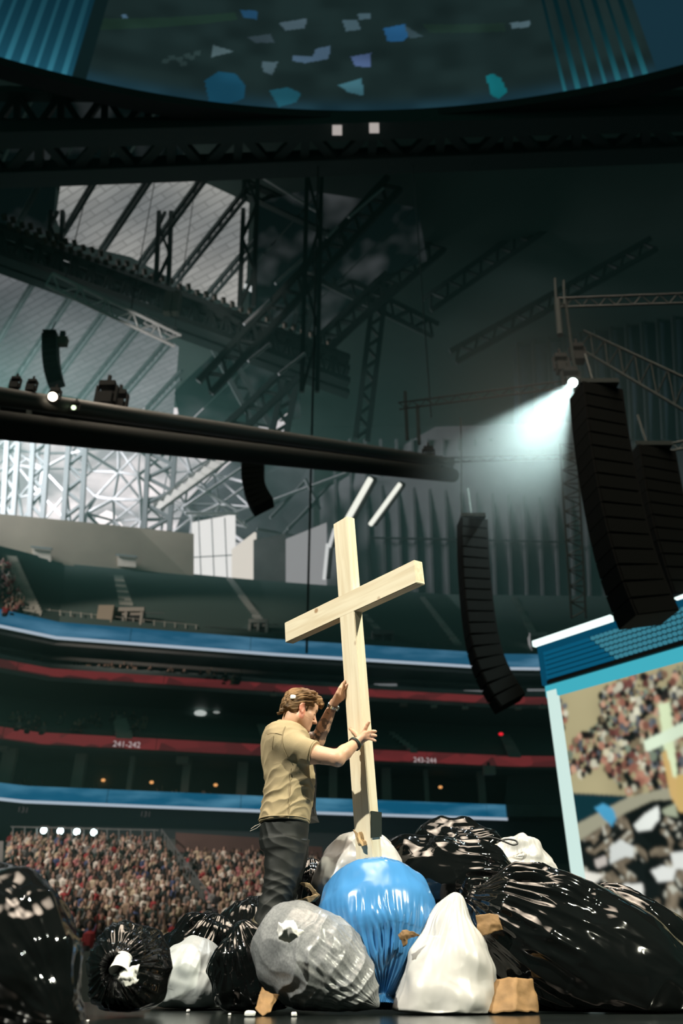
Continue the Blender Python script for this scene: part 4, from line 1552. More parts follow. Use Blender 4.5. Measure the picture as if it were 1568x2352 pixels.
def project(p):
    y, z = p[1], p[2] - EYE
    zc = y * CP + z * SP
    return 784 + FPX * p[0] / zc, 1176 - FPX * (z * CP - y * SP) / zc


def hidden_by_front(px, py):
    """rough outline of the bags, the man and the display in front of the stand"""
    if px < -10 or px > 780 or py < 1880:
        return True
    edge = np.interp(px, [0, 60, 130, 200, 250, 330, 385, 400, 470, 520, 560, 600, 640, 720, 780], [2030, 2035, 2075, 2150, 2125, 2130, 2160, 2125, 2110, 2120, 2080, 2075, 2075, 2000, 1960])
    if py > edge + 14:
        return True
    return 606 < px < 700 and py > 1880


places = []
rows = 25
for i in range(rows):
    o = -24.2 + 22 * i / (rows - 1) * .985
    x = -40.0
    while x < 9:
        x += .60 + cr.uniform(-.02, .05)
        p = cur_pt(x, o, LOW(o) + .42)
        p += np.array([cr.uniform(-.05, .05), cr.uniform(-.06, .06), cr.uniform(-.05, .12)])
        px, py = project(p + np.array([0, 0, .6]))
        places.append((p, px, py, o))
# aisles: keep the stair flights clear
A_TOP, A_BOT = (352, 1905), (520, 2140)


def on_aisle(px, py):
    xa = np.interp(py, [1905, 2140], [372, 522])
    if abs(px - xa) < np.interp(py, [1905, 2140], [15, 22]):
        return True
    if px > xa and py < np.interp(px, [400, 720], [1948, 1962]):
        return True
    xb = np.interp(py, [1905, 2060], [22, -8])
    return px < xb + 10 and py > 1915


vis = [q for q in places if not hidden_by_front(q[1], q[2]) and not on_aisle(q[1], q[2]) and cr.random() < .97]
vis.sort(key=lambda q: q[0][1])
near, rest = vis[:215], vis[215:]
for p, px, py, o in near:
    t = pick_top()
    s = link('spectator', spectator_mesh(t, cr.choice([0, 0, 0, 0, 2, 2, 1]), cr.choice([0, 0, 0, 1, 1, 2, 3]), cr.choice([0, 0, 1, 1, 2])))
    s.location = V(p)
    s.rotation_euler = (0, 0, cr.uniform(-.4, .4) + .15)
    sc_ = cr.uniform(.95, 1.08)
    s.scale = (sc_, sc_, sc_)
    tag(s, 'spectator in a %s top seated in the packed lower stand' % t, 'person', 'spectators of the lower stand in %s' % t)


def crowd_mass(name, items, label):
    vs, fs, mi, mats_, idx = [], [], [], [], {}
    for p, ang in items:
        t, po, sk, hr = pick_top(), cr.choice([0, 0, 0, 0, 2, 2, 1]), cr.choice([0, 0, 0, 1, 1, 2, 3]), cr.choice([0, 0, 1, 1, 2])
        V_, F_, I_ = GEO[po]
        ms = (SKIN[sk], TOPM[t], HAIR[hr], TROUSER)
        for m_ in ms:
            if m_.name not in idx:
                idx[m_.name] = len(mats_)
                mats_.append(m_)
        b = len(vs)
        ca, sa = math.cos(ang), math.sin(ang)
        for q in V_:
            vs.append((p[0] + ca * q[0] - sa * q[1], p[1] + sa * q[0] + ca * q[1], p[2] + q[2]))
        for f_, i_ in zip(F_, I_):
            fs.append(tuple(q + b for q in f_))
            mi.append(idx[ms[i_].name])
    me = bpy.data.meshes.new(name)
    me.from_pydata([tuple(map(float, q)) for q in vs], [], fs)
    for m_ in mats_:
        me.materials.append(m_)
    me.polygons.foreach_set('material_index', mi)
    me.update()
    return tag(link(name, me), label, 'crowd', kind='stuff')


print('crowd', len(vis), len(near), len(rest))
crowd_mass('crowd', [(p, cr.uniform(-.3, .5)) for p, px, py, o in rest], 'crowd filling the back rows of the lower stand')
# standing people along the rail above the crowd and scattered on the other levels
sp = []
for k in range(26):
    px = 25 + k * 13.5 + cr.uniform(-3, 3)
    sp.append((W(px, 1925 + k * .5, 58.6), 'rail'))
for k in range(70):
    px, py = cr.uniform(0, 54), cr.uniform(1300, 1415)
    if px < 10 + (py - 1290) * .42:
        sp.append((deck_hit(px, py, UPP, .5, 19), 'upper'))
for k in range(20):
    sp.append((W(95 + k * 19 + cr.uniform(-6, 6), 1432 + k * 2.1, 61.2 + k * .12), 'parapet'))
for k in range(34):
    px, py = cr.uniform(10, 330), cr.uniform(1655, 1690)
    sp.append((deck_hit(px, py, CLUB, .3, 6.2), 'club'))
for k in range(44):
    px = cr.uniform(10, 560)
    sp.append((W(px, 1520 + px * .075 + cr.uniform(-6, 2), 63), 'loge'))
for k in range(30):
    px = cr.uniform(10, 560)
    sp.append((W(px, 1812 + px * .045 + cr.uniform(-5, 2), 64), 'suite'))
LAB = {'rail': 'standing behind the rail above the crowd', 'upper': 'seated at the left edge of the upper stand', 'parapet': 'sitting along the tan parapet of the upper stand', 'club': 'seated on the dark club level', 'loge': 'seated in the loge just above a red ribbon', 'suite': 'seated in a suite above the lower blue ribbon'}
far_sp = [(p - np.array([0, 0, 0 if where == 'club' else .45]), cr.uniform(-.3, .5)) for p, where in sp if where in ('club', 'loge', 'suite')]
_w = WEI
WEI = [('black', 5), ('grey', 3), ('dark green', 4), ('tan', 1)]
crowd_mass('crowd', far_sp, 'scattered people on the dark club, loge and suite levels')
WEI = _w
sp = [q for q in sp if q[1] not in ('club', 'loge', 'suite')]
for p, where in sp:
    t = pick_top() if where != 'upper' else cr.choice(['red', 'red', 'cream', 'black', 'pink', 'white', 'black'])
    if where in ('club', 'loge', 'suite'):
        t = cr.choice(['black', 'grey', 'dark green', 'tan', 'black'])
    s = link('spectator', spectator_mesh(t, cr.choice([0, 0, 1, 2]), cr.choice([0, 0, 1, 2]), cr.choice([0, 1])))
    s.location = V(p - np.array([0, 0, .0 if where == 'upper' else .15 if where == 'parapet' else .45]))
    s.rotation_euler = (0, 0, cr.uniform(-.4, .4) + .15)
    tag(s, 'spectator in a %s top %s' % (t, LAB[where]), 'person', 'spectators %s in %s' % (LAB[where], t))

# stair flight and rails in the lower stand
M['stair_grey'] = mat('stair_grey', (.17, .19, .18), .8)
aisle(374, 1925, 524, 2142, 1.3, 1.6, LOW, -24.5, -2.5, 'grey stair flight with rails through the crowd', M['stair_grey'], 26)
e = empty('stair_rail', W(450, 2040, 52))
tag(e, 'thin upright rail bars beside the stair flight in the crowd', 'railing')
r = np.array(e.location)
for k in range(22):
    t = k / 21
    px, py = 372 + 150 * t, 1932 + 208 * t
    Yk = 57.5 - 14 * t
    beam('rail_post', W(px, py + 6, Yk), W(px - 1, py - 26 - 6 * t, Yk), .06, M['steel_mid'], e, rel=r)
beam('handrail', W(371, 1905, 57.5), W(521, 2108, 43.5), .06, M['steel_mid'], e, rel=r)
quad('wall_ledge', [W(403, 1957, 58), W(612, 1966, 58.5), W(612, 1925, 58.5), W(403, 1912, 58)], M['brown_ledge'], 'brown ledge wall behind the right part of the crowd')
quad('wall_ledge_front', [W(425, 1962, 57), W(740, 1975, 58), W(740, 1945, 58), W(425, 1930, 57)], M['brown_ledge'], 'lower brown ledge wall')
e = empty('crowd_rail', W(200, 1915, 57))
tag(e, 'long thin rail with uprights along the back of the crowd', 'railing')
r = np.array(e.location)
for k in range(13):
    px = 30 + k * 27
    beam('rail_post', W(px, 1932 + k * .3, 57), W(px, 1898 + k * .6, 57), .07, M['steel_mid'], e, rel=r)
beam('handrail', W(25, 1899, 57), W(365, 1907, 57), .06, M['steel_mid'], e, rel=r)
quad('wall_left_stair', [W(-40, 1930, 50), W(8, 1932, 50), W(2, 2050, 46), W(-40, 2050, 46)], M['concrete_mid'], 'pale stair wall at the left edge of the crowd')
# ================================================================== THE CROSS
CB = np.array([.121, 5.1, 1.0])
yaw, lx, ly, cw, ct, Zt, Za, ha, Ll, Lr = .9056, -.067, -.093, .1586, .0722, 1.9918, 1.4397, .1532, .728, .6904
cu = np.array([lx, ly, 1.0])
cu /= np.linalg.norm(cu)
ca = np.array([math.cos(yaw), -math.sin(yaw), 0])
ca -= cu * np.dot(ca, cu)
ca /= np.linalg.norm(ca)
cn = np.cross(cu, ca)


def CF(s, b, h):
    return CB + ca * s + cn * b + cu * h


wood = bpy.data.materials.new('pale_pine')
wood.use_nodes = True
N, L = nodes_of(wood)
b = N['Principled BSDF']
b.inputs['Roughness'].default_value = .55
tc = N.new('ShaderNodeTexCoord')
mp = N.new('ShaderNodeMapping')
mp.inputs['Scale'].default_value = (26, 26, 1.6)
L.new(tc.outputs['Object'], mp.inputs[0])
n1_ = N.new('ShaderNodeTexNoise')
n1_.inputs['Scale'].default_value = 1.0
n1_.inputs['Detail'].default_value = 6
n1_.inputs['Distortion'].default_value = .8
L.new(mp.outputs[0], n1_.inputs['Vector'])
cr_ = N.new('ShaderNodeValToRGB')
cr_.color_ramp.elements[0].position = .3
cr_.color_ramp.elements[0].color = (.74, .62, .43, 1)
cr_.color_ramp.elements[1].position = .6
cr_.color_ramp.elements[1].color = (.86, .77, .58, 1)
L.new(n1_.outputs['Fac'], cr_.inputs[0])
vo = N.new('ShaderNodeTexVoronoi')
vo.inputs['Scale'].default_value = 4.2
mp2 = N.new('ShaderNodeMapping')
mp2.inputs['Scale'].default_value = (1, 1, .75)
L.new(tc.outputs['Object'], mp2.inputs[0])
L.new(mp2.outputs[0], vo.inputs['Vector'])
kr = N.new('ShaderNodeValToRGB')
kr.color_ramp.elements[0].position = .045
kr.color_ramp.elements[0].color = (.40, .22, .10, 1)
kr.color_ramp.elements[1].position = .09
kr.color_ramp.elements[1].color = (1, 1, 1, 1)
L.new(vo.outputs['Distance'], kr.inputs[0])
mx = N.new('ShaderNodeMix')
mx.data_type = 'RGBA'
mx.blend_type = 'MULTIPLY'
mx.inputs[0].default_value = .8
L.new(cr_.outputs[0], mx.inputs[6])
L.new(kr.outputs[0], mx.inputs[7])
L.new(mx.outputs[2], b.inputs['Base Color'])
bp = N.new('ShaderNodeBump')
bp.inputs['Strength'].default_value = .12
bp.inputs['Distance'].default_value = .004
L.new(n1_.outputs['Fac'], bp.inputs['Height'])
L.new(bp.outputs['Normal'], b.inputs['Normal'])


def timber(name, s0, s1, b0, b1, h0, h1, parent, long_axis):
    """bevelled timber; object axes put Z along the grain"""
    import bmesh
    bm = bmesh.new()
    bmesh.ops.create_cube(bm, size=1)
    sz = [s1 - s0, b1 - b0, h1 - h0]
    bmesh.ops.scale(bm, vec=sz if long_axis == 'h' else (sz[2], sz[1], sz[0]), verts=bm.verts)
    bmesh.ops.bevel(bm, geom=bm.edges[:], offset=.004, segments=2, affect='EDGES')
    me = bpy.data.meshes.new(name)
    bm.to_mesh(me)
    bm.free()
    me.materials.append(wood)
    o = link(name, me, parent)
    c = CF((s0 + s1) / 2, (b0 + b1) / 2, (h0 + h1) / 2) - np.array(parent.location)
    if long_axis == 'h':
        R = np.stack([ca, cn, cu], 1)
    else:
        R = np.stack([-cu, cn, ca], 1)
    o.matrix_local = Matrix.Translation(V(c)) @ Matrix([list(map(float, q)) for q in R]).to_4x4()
    return o


cross = empty('wooden_cross', CF(0, ct / 2, -.55))
tag(cross, 'tall pale pine cross leaning left, planted in the bags', 'cross')
r = np.array(cross.location)
timber('post', -cw / 2, cw / 2, 0.0005, ct, -.55, Zt, cross, 'h')
timber('crossbeam', -Ll, Lr, 0, ct + .0004, Za - ha, Za, cross, 's')
pl = [WP(850.5, 1863, CF(cw / 2 + .004, 0, 0), ca), WP(873.5, 1866, CF(cw / 2 + .004, 0, 0), ca), WP(873.5, 1922, CF(cw / 2 + .004, 0, 0), ca), WP(850.5, 1925, CF(cw / 2 + .004, 0, 0), ca)]
bk = mesh('bracket', [p for p in pl] + [p + ca * .012 for p in pl], [(0, 1, 2, 3), (7, 6, 5, 4), (0, 4, 5, 1), (1, 5, 6, 2), (2, 6, 7, 3), (3, 7, 4, 0)], mat('bracket_black', (.012, .02, .016), .5), parent=cross, rel=r)
bk['label'] = 'black bracket plate at the foot'

# ================================================================== TRASH BAGS


def plastic(name, col, rough, var=None, bumps=(14, .5), trans=0.0, spec=.5, crinkle=.5, dist=.012):
    m = bpy.data.materials.new(name)
    m.use_nodes = True
    N, L = nodes_of(m)
    b = N['Principled BSDF']
    b.inputs['Base Color'].default_value = (*col, 1)
    b.inputs['Roughness'].default_value = rough
    b.inputs['Specular IOR Level'].default_value = spec
    tc = N.new('ShaderNodeTexCoord')
    mp = N.new('ShaderNodeMapping')
    mp.inputs['Scale'].default_value = (1, 1, .38)
    L.new(tc.outputs['Object'], mp.inputs[0])
    n1 = N.new('ShaderNodeTexNoise')
    n1.noise_type = 'RIDGED_MULTIFRACTAL'
    n1.inputs['Scale'].default_value = bumps[0]
    n1.inputs['Detail'].default_value = 3
    n1.inputs['Distortion'].default_value = .6
    L.new(mp.outputs[0], n1.inputs['Vector'])
    bp = N.new('ShaderNodeBump')
    bp.inputs['Strength'].default_value = bumps[1]
    bp.inputs['Distance'].default_value = dist
    L.new(n1.outputs['Fac'], bp.inputs['Height'])
    L.new(bp.outputs['Normal'], b.inputs['Normal'])
    if var:
        n2 = N.new('ShaderNodeTexNoise')
        n2.inputs['Scale'].default_value = var[0]
        n2.inputs['Detail'].default_value = 6
        L.new(tc.outputs['Object'], n2.inputs['Vector'])
        rp = N.new('ShaderNodeValToRGB')
        rp.color_ramp.elements[0].position = .35
        rp.color_ramp.elements[0].color = (*var[1], 1)
        rp.color_ramp.elements[1].position = .65
        rp.color_ramp.elements[1].color = (*col, 1)
        L.new(n2.outputs['Fac'], rp.inputs[0])
        L.new(rp.outputs[0], b.inputs['Base Color'])
    if trans:
        N.remove(N['Material Output'])
        out = N.new('ShaderNodeOutputMaterial')
        tl = N.new('ShaderNodeBsdfTranslucent')
        tl.inputs['Color'].default_value = (*col, 1)
        L.new(bp.outputs['Normal'], tl.inputs['Normal'])
        ms = N.new('ShaderNodeMixShader')
        ms.inputs[0].default_value = trans
        L.new(b.outputs[0], ms.inputs[1])
        L.new(tl.outputs[0], ms.inputs[2])
        L.new(ms.outputs[0], out.inputs[0])
    return m


M['bag_black'] = plastic('bag_black', (.0035, .004, .004), .055, bumps=(11, .19), spec=.62, dist=.008)
M['bag_white'] = plastic('bag_white', (.44, .435, .42), .36, bumps=(20, .32), dist=.005)
M['bag_pale'] = plastic('bag_pale', (.38, .405, .405), .42, bumps=(34, .3), dist=.004)
M['bag_grey'] = plastic('bag_grey', (.235, .245, .25), .34, var=(90, (.16, .167, .175)), bumps=(26, .18), dist=.004)
M['bag_blue'] = plastic('bag_blue', (.055, .215, .47), .20, bumps=(9, .16), dist=.006)

PROF = {
    'sack': [(0, 0, -1), (.1, .55, -.95), (.22, .86, -.72), (.4, 1, -.22), (.56, .95, .22), (.70, .70, .62), (.82, .32, .90), (.88, .12, 1.0), (.92, .11, 1.05), (.97, .24, 1.18), (1, .26, 1.22)],
    'round': [(0, 0, -1), (.1, .50, -.93), (.25, .85, -.62), (.45, 1, -.1), (.62, .95, .3), (.78, .68, .72), (.92, .28, .96), (1, 0.0, 1.0)],
    'drop': [(0, 0, -1), (.12, .55, -.93), (.28, .90, -.6), (.45, 1, -.15), (.6, .93, .22), (.75, .68, .56), (.88, .36, .82), (.96, .15, .96), (1, 0, 1)],
    'pillow': [(0, 0, -1), (.06, .45, -1), (.16, .80, -.9), (.32, .98, -.55), (.5, 1, 0), (.68, .95, .5), (.82, .70, .85), (.91, .30, .99), (.95, .13, 1.04), (1, .22, 1.14)],
    'cone': [(0, 0, -1), (.08, .62, -1.0), (.2, .95, -.86), (.38, 1.0, -.45), (.55, .86, .0), (.72, .56, .48), (.86, .30, .80), (.95, .13, .97), (1, .0, 1.0)],
}


def bag(label, cat_label, c, rad, axis, m, prof='sack', pleat=(22, .10), lump=.05, crumple=.010, seed=1, xhint=(1, 0, 0), nu=230, nv=150, floor=0.0, group=None, rings=0.0):
    rs = np.random.RandomState(seed)
    pts = np.array(PROF[prof])
    t = np.linspace(0, 1, nv)
    R0 = np.interp(t, pts[:, 0], pts[:, 1])
    Z0 = np.interp(t, pts[:, 0], pts[:, 2])
    hw_ = int(nv * .055)
    ker = np.hanning(2 * hw_ + 3)[1:-1]
    ker /= ker.sum()
    R1 = np.convolve(np.pad(R0, hw_, mode='reflect', reflect_type='odd'), ker, 'valid')
    Z1 = np.convolve(np.pad(Z0, hw_, mode='edge'), ker, 'valid')
    R1[0] = 0
    R1 = np.maximum(R1, .001)
    ph = np.arange(nu) * 2 * math.pi / nu
    T, PH = np.meshgrid(t, ph, indexing='ij')
    RR = np.repeat(R1[:, None], nu, 1)
    ZZ = np.repeat(Z1[:, None], nu, 1)
    # pleats gathering towards the tied end
    q = np.stack([np.cos(PH) * 1.6, np.sin(PH) * 1.6, T * 2.5], -1).reshape(-1, 3)
    w1 = noise(q + seed * 3.1, seed).reshape(PH.shape)
    w2 = noise(q * 2.3 + seed * 1.7, seed + 9).reshape(PH.shape)
    k = pleat[0]
    rid = (1 - 2 * np.abs(np.sin(k * PH / 2 + 2.2 * w1))) * .6 + (1 - 2 * np.abs(np.sin(k * .6 * PH + 3 * w2 + 1))) * .4
    A = pleat[1] * (sstep(.38, .86, T) * (.45 + .55 * w2 * w2 * 2) + .25 * sstep(.25, .0, T))
    RR = RR * (1 + A * rid)
    P = np.stack([RR * np.cos(PH) * rad[0], RR * np.sin(PH) * rad[1], ZZ * rad[2]], -1).reshape(-1, 3)
    nrm = np.stack([np.cos(PH) * RR / rad[0], np.sin(PH) * RR / rad[1], ZZ / rad[2] * (np.abs(ZZ) > .3)], -1).reshape(-1, 3)
    nrm /= np.linalg.norm(nrm, axis=1)[:, None] + 1e-9
    S = 1.0 / max(rad)
    d = lump * noise(P * S * 1.7 + seed * 7.7, seed + 1) + lump * .5 * noise(P * S * 3.6 + seed * 2.7, seed + 2)
    # crumpled film: ridged folds stretched along the bag
    st = np.array([1, 1, .42])
    for fq, am, sd in ((5.0, 1.0, 3), (11, .45, 4), (24, .18, 5)):
        wv = P * st * fq / .8 + np.stack([noise(P * 5 + 3, seed + sd), noise(P * 5 + 9, seed + sd), noise(P * 5 + 5, seed + sd)], 1) * .9
        d += crumple * am * (1 - 2 * np.abs(noise(wv + seed * 5.3, seed + sd)))
    if rings:
        rw = noise(P * 4.5 + seed, seed + 20) * 1.6 + noise(P * 11, seed + 21) * .5
        rg_ = 1 - 2 * np.abs(np.sin(ZZ.ravel() * 15 + 2.6 * rw))
        d += rings * rg_ * sstep(-.5, .1, ZZ.ravel()) * (.4 + .6 * sstep(-.3, .4, noise(P * 3.3, seed + 22)))
    P = P + nrm * d[:, None]
    Rm = basis(axis, xhint)
    Wd = P @ Rm.T + np.asarray(c)[None]
    if floor is not None:
        zz = Wd[:, 2] - floor
        kk = .035
        Wd[:, 2] = floor + .004 + kk * np.logaddexp(0, (zz) / kk) * (zz < .25) + zz * (zz >= .25)
    e = empty('trash_bag', np.asarray(c) - np.array([0, 0, max(0, c[2] - max(0, Wd[:, 2].min()))]))
    tag(e, label, 'trash bag', group)
    ii, jj = np.meshgrid(np.arange(nv - 1), np.arange(nu), indexing='ij')
    j2 = (jj + 1) % nu
    qd = np.stack([ii * nu + jj, ii * nu + j2, (ii + 1) * nu + j2, (ii + 1) * nu + jj], -1).reshape(-1, 4)
    # object axes follow the bag so that the film texture runs along it
    loc = (Wd - np.asarray(c)) @ Rm
    o = fast_mesh('bag_film', loc, qd, m, True, e)
    o.matrix_local = Matrix.Translation(V(np.asarray(c)) - e.location) @ Matrix([list(map(float, q_)) for q_ in Rm]).to_4x4()
    return e


# black bags
bag('huge blurred black trash bag in the left corner of the stage', '', W(0, 2240, 3.0), (.222, .33, .37), (.80, -.5, -.42), M['bag_black'], 'round', (18, .05), .03, .006, 3)
bag('black trash bag on the floor with crumpled white paper in its gathers', '', W(290, 2236, 4.3), (.188, .205, .26), (.02, -1, .08), M['bag_black'], 'sack', (26, .16), .02, .008, 5)
bag('pale grey-white bag lying between two black bags', '', W(442, 2255, 5.55), (.27, .25, .215), (.25, .0, 1), M['bag_pale'], 'round', (20, .04), .025, .004, 6)
bag('black bag behind the pale grey-white bag', '', W(455, 2225, 6.15), (.30, .26, .33), (.3, .1, .9), M['bag_black'], 'round', (24, .08), .04, .008, 8)
bag('black bag half hidden behind the standing man\'s boots', '', W(568, 2205, 6.3), (.24, .25, .42), (.1, .2, 1), M['bag_black'], 'round', (24, .08), .04, .008, 9)
bag('shiny black bag under the man\'s boot, beside the grey bag', '', W(572, 2245, 4.95), (.215, .22, .27), (-.3, -.25, 1), M['bag_black'], 'round', (24, .10), .03, .008, 11)
bag('black bag in shadow between the man and the white bag', '', W(682, 2135, 5.55), (.25, .24, .40), (.1, .1, 1), M['bag_black'], 'round', (20, .08), .03, .010, 12)
# grey, blue, white
bag('large wrinkled grey trash bag in front of the blue bag', '', W(732, 2222, 4.66), (.245, .27, .365), (.80, -.22, -.52), M['bag_grey'], 'drop', (30, .05), .015, .004, 14, nu=300, nv=220, rings=.007)
bag('glossy blue trash bag gathered to a knot at its foot', '', W(866, 2138, 4.95), (.34, .33, .35), (.05, -.42, -.9), M['bag_blue'], 'sack', (44, .13), .015, .002, 16, nu=300, nv=190)
bag('white pointed trash bag on the floor, front right of the blue bag', '', W(1030, 2215, 4.78), (.265, .25, .345), (.20, .05, 1), M['bag_white'], 'cone', (14, .06), .03, .004, 18)
bag('white bag at the top of the pile holding the foot of the cross', '', W(832, 2040, 5.45), (.325, .30, .345), (.10, .10, 1), M['bag_white'], 'round', (18, .05), .04, .006, 20)
bag('white bag at the right of the pile with a black cord on top', '', W(1188, 2012, 5.95), (.245, .24, .255), (.05, .1, 1), M['bag_white'], 'round', (16, .06), .04, .006, 22)
# black bags of the heap on the right
bag('topmost black bag at the back of the heap', '', W(1055, 1990, 6.1), (.28, .30, .36), (1, .1, .15), M['bag_black'], 'round', (18, .08), .05, .007, 24, (0, 1, 0))
bag('black bag lying on its side across the heap, knot to the right', '', W(1025, 2030, 5.45), (.24, .27, .43), (1, -.1, -.02), M['bag_black'], 'pillow', (20, .10), .025, .005, 26, (0, 1, 0), nu=260, nv=180)
bag('biggest shiny black bag sloping down to the right of the heap', '', W(1330, 2205, 5.05), (.37, .40, .63), (-.90, -.05, .46), M['bag_black'], 'pillow', (22, .11), .03, .005, 28, (0, 1, 0), nu=280, nv=220)
bag('black bag behind the biggest black bag at the right edge', '', W(1462, 2205, 5.85), (.36, .38, .52), (-.75, .1, .65), M['bag_black'], 'round', (20, .08), .03, .010, 30, (0, 1, 0))
bag('black bag low in the heap between the white and the biggest black bag', '', W(1125, 2190, 5.35), (.33, .30, .42), (.1, .1, 1), M['bag_black'], 'round', (20, .09), .03, .009, 32)

# ------------------------------------------------------------------ paper, card, foam
M['kraft'] = mat('kraft', (.26, .15, .06), .75, var=(9, .3), bump=(25, .3))
M['kraft_pale'] = mat('kraft_pale', (.42, .28, .14), .75, var=(9, .25), bump=(25, .3))
M['paper'] = mat('paper', (.78, .77, .74), .7, bump=(18, .3))
M['foam'] = mat('foam', (.85, .85, .82), .8, bump=(60, .3))


def sheet(name, label, cat, grid, m, thick=.003, group=None, crumple=.01, seed=1, parent=None, res=8):
    """a bent sheet of paper from a small grid of world points, refined and crumpled, with thickness"""
    G = np.array(grid, float)
    a, b_, _ = G.shape
    ua = np.linspace(0, a - 1, (a - 1) * res + 1)
    ub = np.linspace(0, b_ - 1, (b_ - 1) * res + 1)
    H = np.stack([np.stack([np.interp(ua, np.arange(a), G[:, j, i]) for j in range(b_)], 1) for i in range(3)], -1)
    H = np.stack([np.stack([np.interp(ub, np.arange(b_), H[k_, :, i]) for k_ in range(len(ua))], 0) for i in range(3)], -1)
    p = H.reshape(-1, 3)
    ext = np.linalg.norm(p.max(0) - p.min(0))
    for i, ax in enumerate(np.eye(3)):
        p = p + ax * (crumple * noise(p / ext * 6 + seed * 3 + i * 11, seed + i) + crumple * .5 * noise(p / ext * 14 + seed + i * 5, seed + i + 7))[:, None]
    na, nb = len(ua), len(ub)
    nrm = np.cross(H[1:, 1:] - H[:-1, :-1], H[1:, :-1] - H[:-1, 1:]).reshape(-1, 3).mean(0)
    nrm /= np.linalg.norm(nrm) + 1e-9
    vs = np.concatenate([p, p + nrm * thick])
    n = na * nb
    fs = []
    for i in range(na - 1):
        for j in range(nb - 1):
            q = (i * nb + j, i * nb + j + 1, (i + 1) * nb + j + 1, (i + 1) * nb + j)
            fs.append(q)
            fs.append(tuple(x + n for x in reversed(q)))
    rim = [(i, 0) for i in range(na)] + [(na - 1, j) for j in range(1, nb)] + [(i, nb - 1) for i in range(na - 2, -1, -1)] + [(0, j) for j in range(nb - 2, 0, -1)]
    rim = [i * nb + j for i, j in rim]
    for i in range(len(rim)):
        q, s_ = rim[i], rim[(i + 1) % len(rim)]
        fs.append((q, s_, s_ + n, q + n))
    o = mesh(name, vs, fs, m, True, parent, None if parent is None else np.array(parent.location))
    if label:
        tag(o, label, cat, group)
    return o


def g(rows, Y):
    """rows of (px, py, dy) into world points around depth Y"""
    return [[W(x, y, Y + dy) for x, y, dy in row] for row in rows]


sheet('kraft_paper', 'crumpled brown paper scrap stuck on the white bag at the foot of the cross', 'paper', g([[(812, 1905, 0), (822, 1915, -.03), (834, 1908, 0), (845, 1908, .02)], [(818, 1925, -.02), (826, 1932, -.06), (836, 1925, -.02), (846, 1928, .0)], [(824, 1942, -.03), (830, 1945, -.06), (840, 1942, -.04), (850, 1936, -.01)]], 5.12), M['kraft_pale'], seed=3, crumple=.006)
sheet('kraft_paper', 'curled brown paper strip sticking out left of the blue bag', 'paper', g([[(688, 2030, 0), (700, 2026, -.02), (712, 2028, -.01), (720, 2040, 0), (734, 2056, .03)], [(692, 2032, .01), (702, 2036, -.01), (712, 2042, 0), (718, 2054, .01), (726, 2066, .04)]], 5.12), M['kraft_pale'], seed=5, crumple=.005)
sheet('kraft_paper', 'flat brown paper flap below the curled strip beside the blue bag', 'paper', g([[(683, 2068, 0), (705, 2060, -.02), (724, 2055, 0), (734, 2056, .03)], [(690, 2070, .01), (706, 2074, 0), (720, 2072, .02), (728, 2064, .04)]], 5.1), M['kraft_pale'], seed=6, crumple=.005)
sheet('kraft_paper', 'torn brown paper corner on the pointed white bag', 'paper', g([[(912, 2147, 0), (926, 2136, -.02), (945, 2138, -.02), (963, 2146, 0)], [(918, 2152, -.01), (930, 2146, -.03), (944, 2146, -.02), (960, 2152, 0)], [(924, 2176, 0), (932, 2172, -.02), (936, 2160, -.01), (938, 2156, .01)]], 4.62), M['kraft'], seed=7, crumple=.005)
sheet('cardboard', 'brown cardboard flap sticking out behind the pointed white bag', 'cardboard', g([[(1090, 2102, 0), (1125, 2098, -.03), (1143, 2100, -.03), (1148, 2112, -.02)], [(1095, 2125, 0), (1125, 2122, -.04), (1148, 2122, -.04), (1152, 2128, -.02)], [(1100, 2150, 0), (1122, 2146, -.03), (1146, 2138, -.03), (1154, 2134, -.02)]], 4.72), M['kraft'], .006, seed=8, crumple=.004)
# paper carrier standing on the floor
pb = [W(1112, 2325, 4.62), W(1180, 2327, 4.55), W(1237, 2325, 4.66)]
top_ = [W(1140, 2250, 4.70), W(1185, 2246, 4.64), W(1224, 2250, 4.74)]
sheet('kraft_paper', 'brown paper carrier standing on the floor beside the pointed white bag', 'paper', [pb, [(a_ + b__) / 2 for a_, b__ in zip(pb, top_)], top_], M['kraft'], .004, seed=9, crumple=.008)
pb = [W(585, 2314, 4.46), W(603, 2334, 4.40), W(622, 2322, 4.44), W(634, 2300, 4.5)]
top_ = [W(602, 2268, 4.56), W(614, 2276, 4.52), W(626, 2282, 4.5), W(640, 2286, 4.54)]
sheet('kraft_paper', 'folded brown paper under the left side of the grey bag', 'paper', [pb, [(a_ + b__) / 2 for a_, b__ in zip(pb, top_)], top_], M['kraft'], .004, seed=10, crumple=.006)
sheet('paper_carton', 'white paper carton wedged on top of the grey bag', 'paper', g([[(634, 2140, .03), (640, 2118, 0), (656, 2116, -.03), (672, 2114, -.02)], [(640, 2158, .0), (652, 2134, -.06), (668, 2130, -.07), (684, 2132, -.04)], [(662, 2166, .02), (670, 2162, -.03), (682, 2152, -.05), (696, 2142, -.02)]], 4.30), M['paper'], seed=11, crumple=.006)
cup = empty('paper_cup', W(285, 2228, 3.99))
tag(cup, 'crushed white paper cup in the gathers of the black bag', 'paper cup')
rl = np.array(cup.location)
pa, pb_ = W(284, 2200, 4.02), W(272, 2232, 3.98)
vs, fs = tube_mesh([pa + (pb_ - pa) * q for q in np.linspace(0, 1, 5)], [.034, .035, .036, .040, .043], 18)
mesh('cup_wall', vs, fs + [tuple(range(17, -1, -1))], M['paper'], True, cup, rl)
vs, fs = tube_mesh([pa - (pb_ - pa) * .05, pa + (pb_ - pa) * .03], .037, 18)
mesh('cup_rim', vs, fs, M['paper'], True, cup, rl)
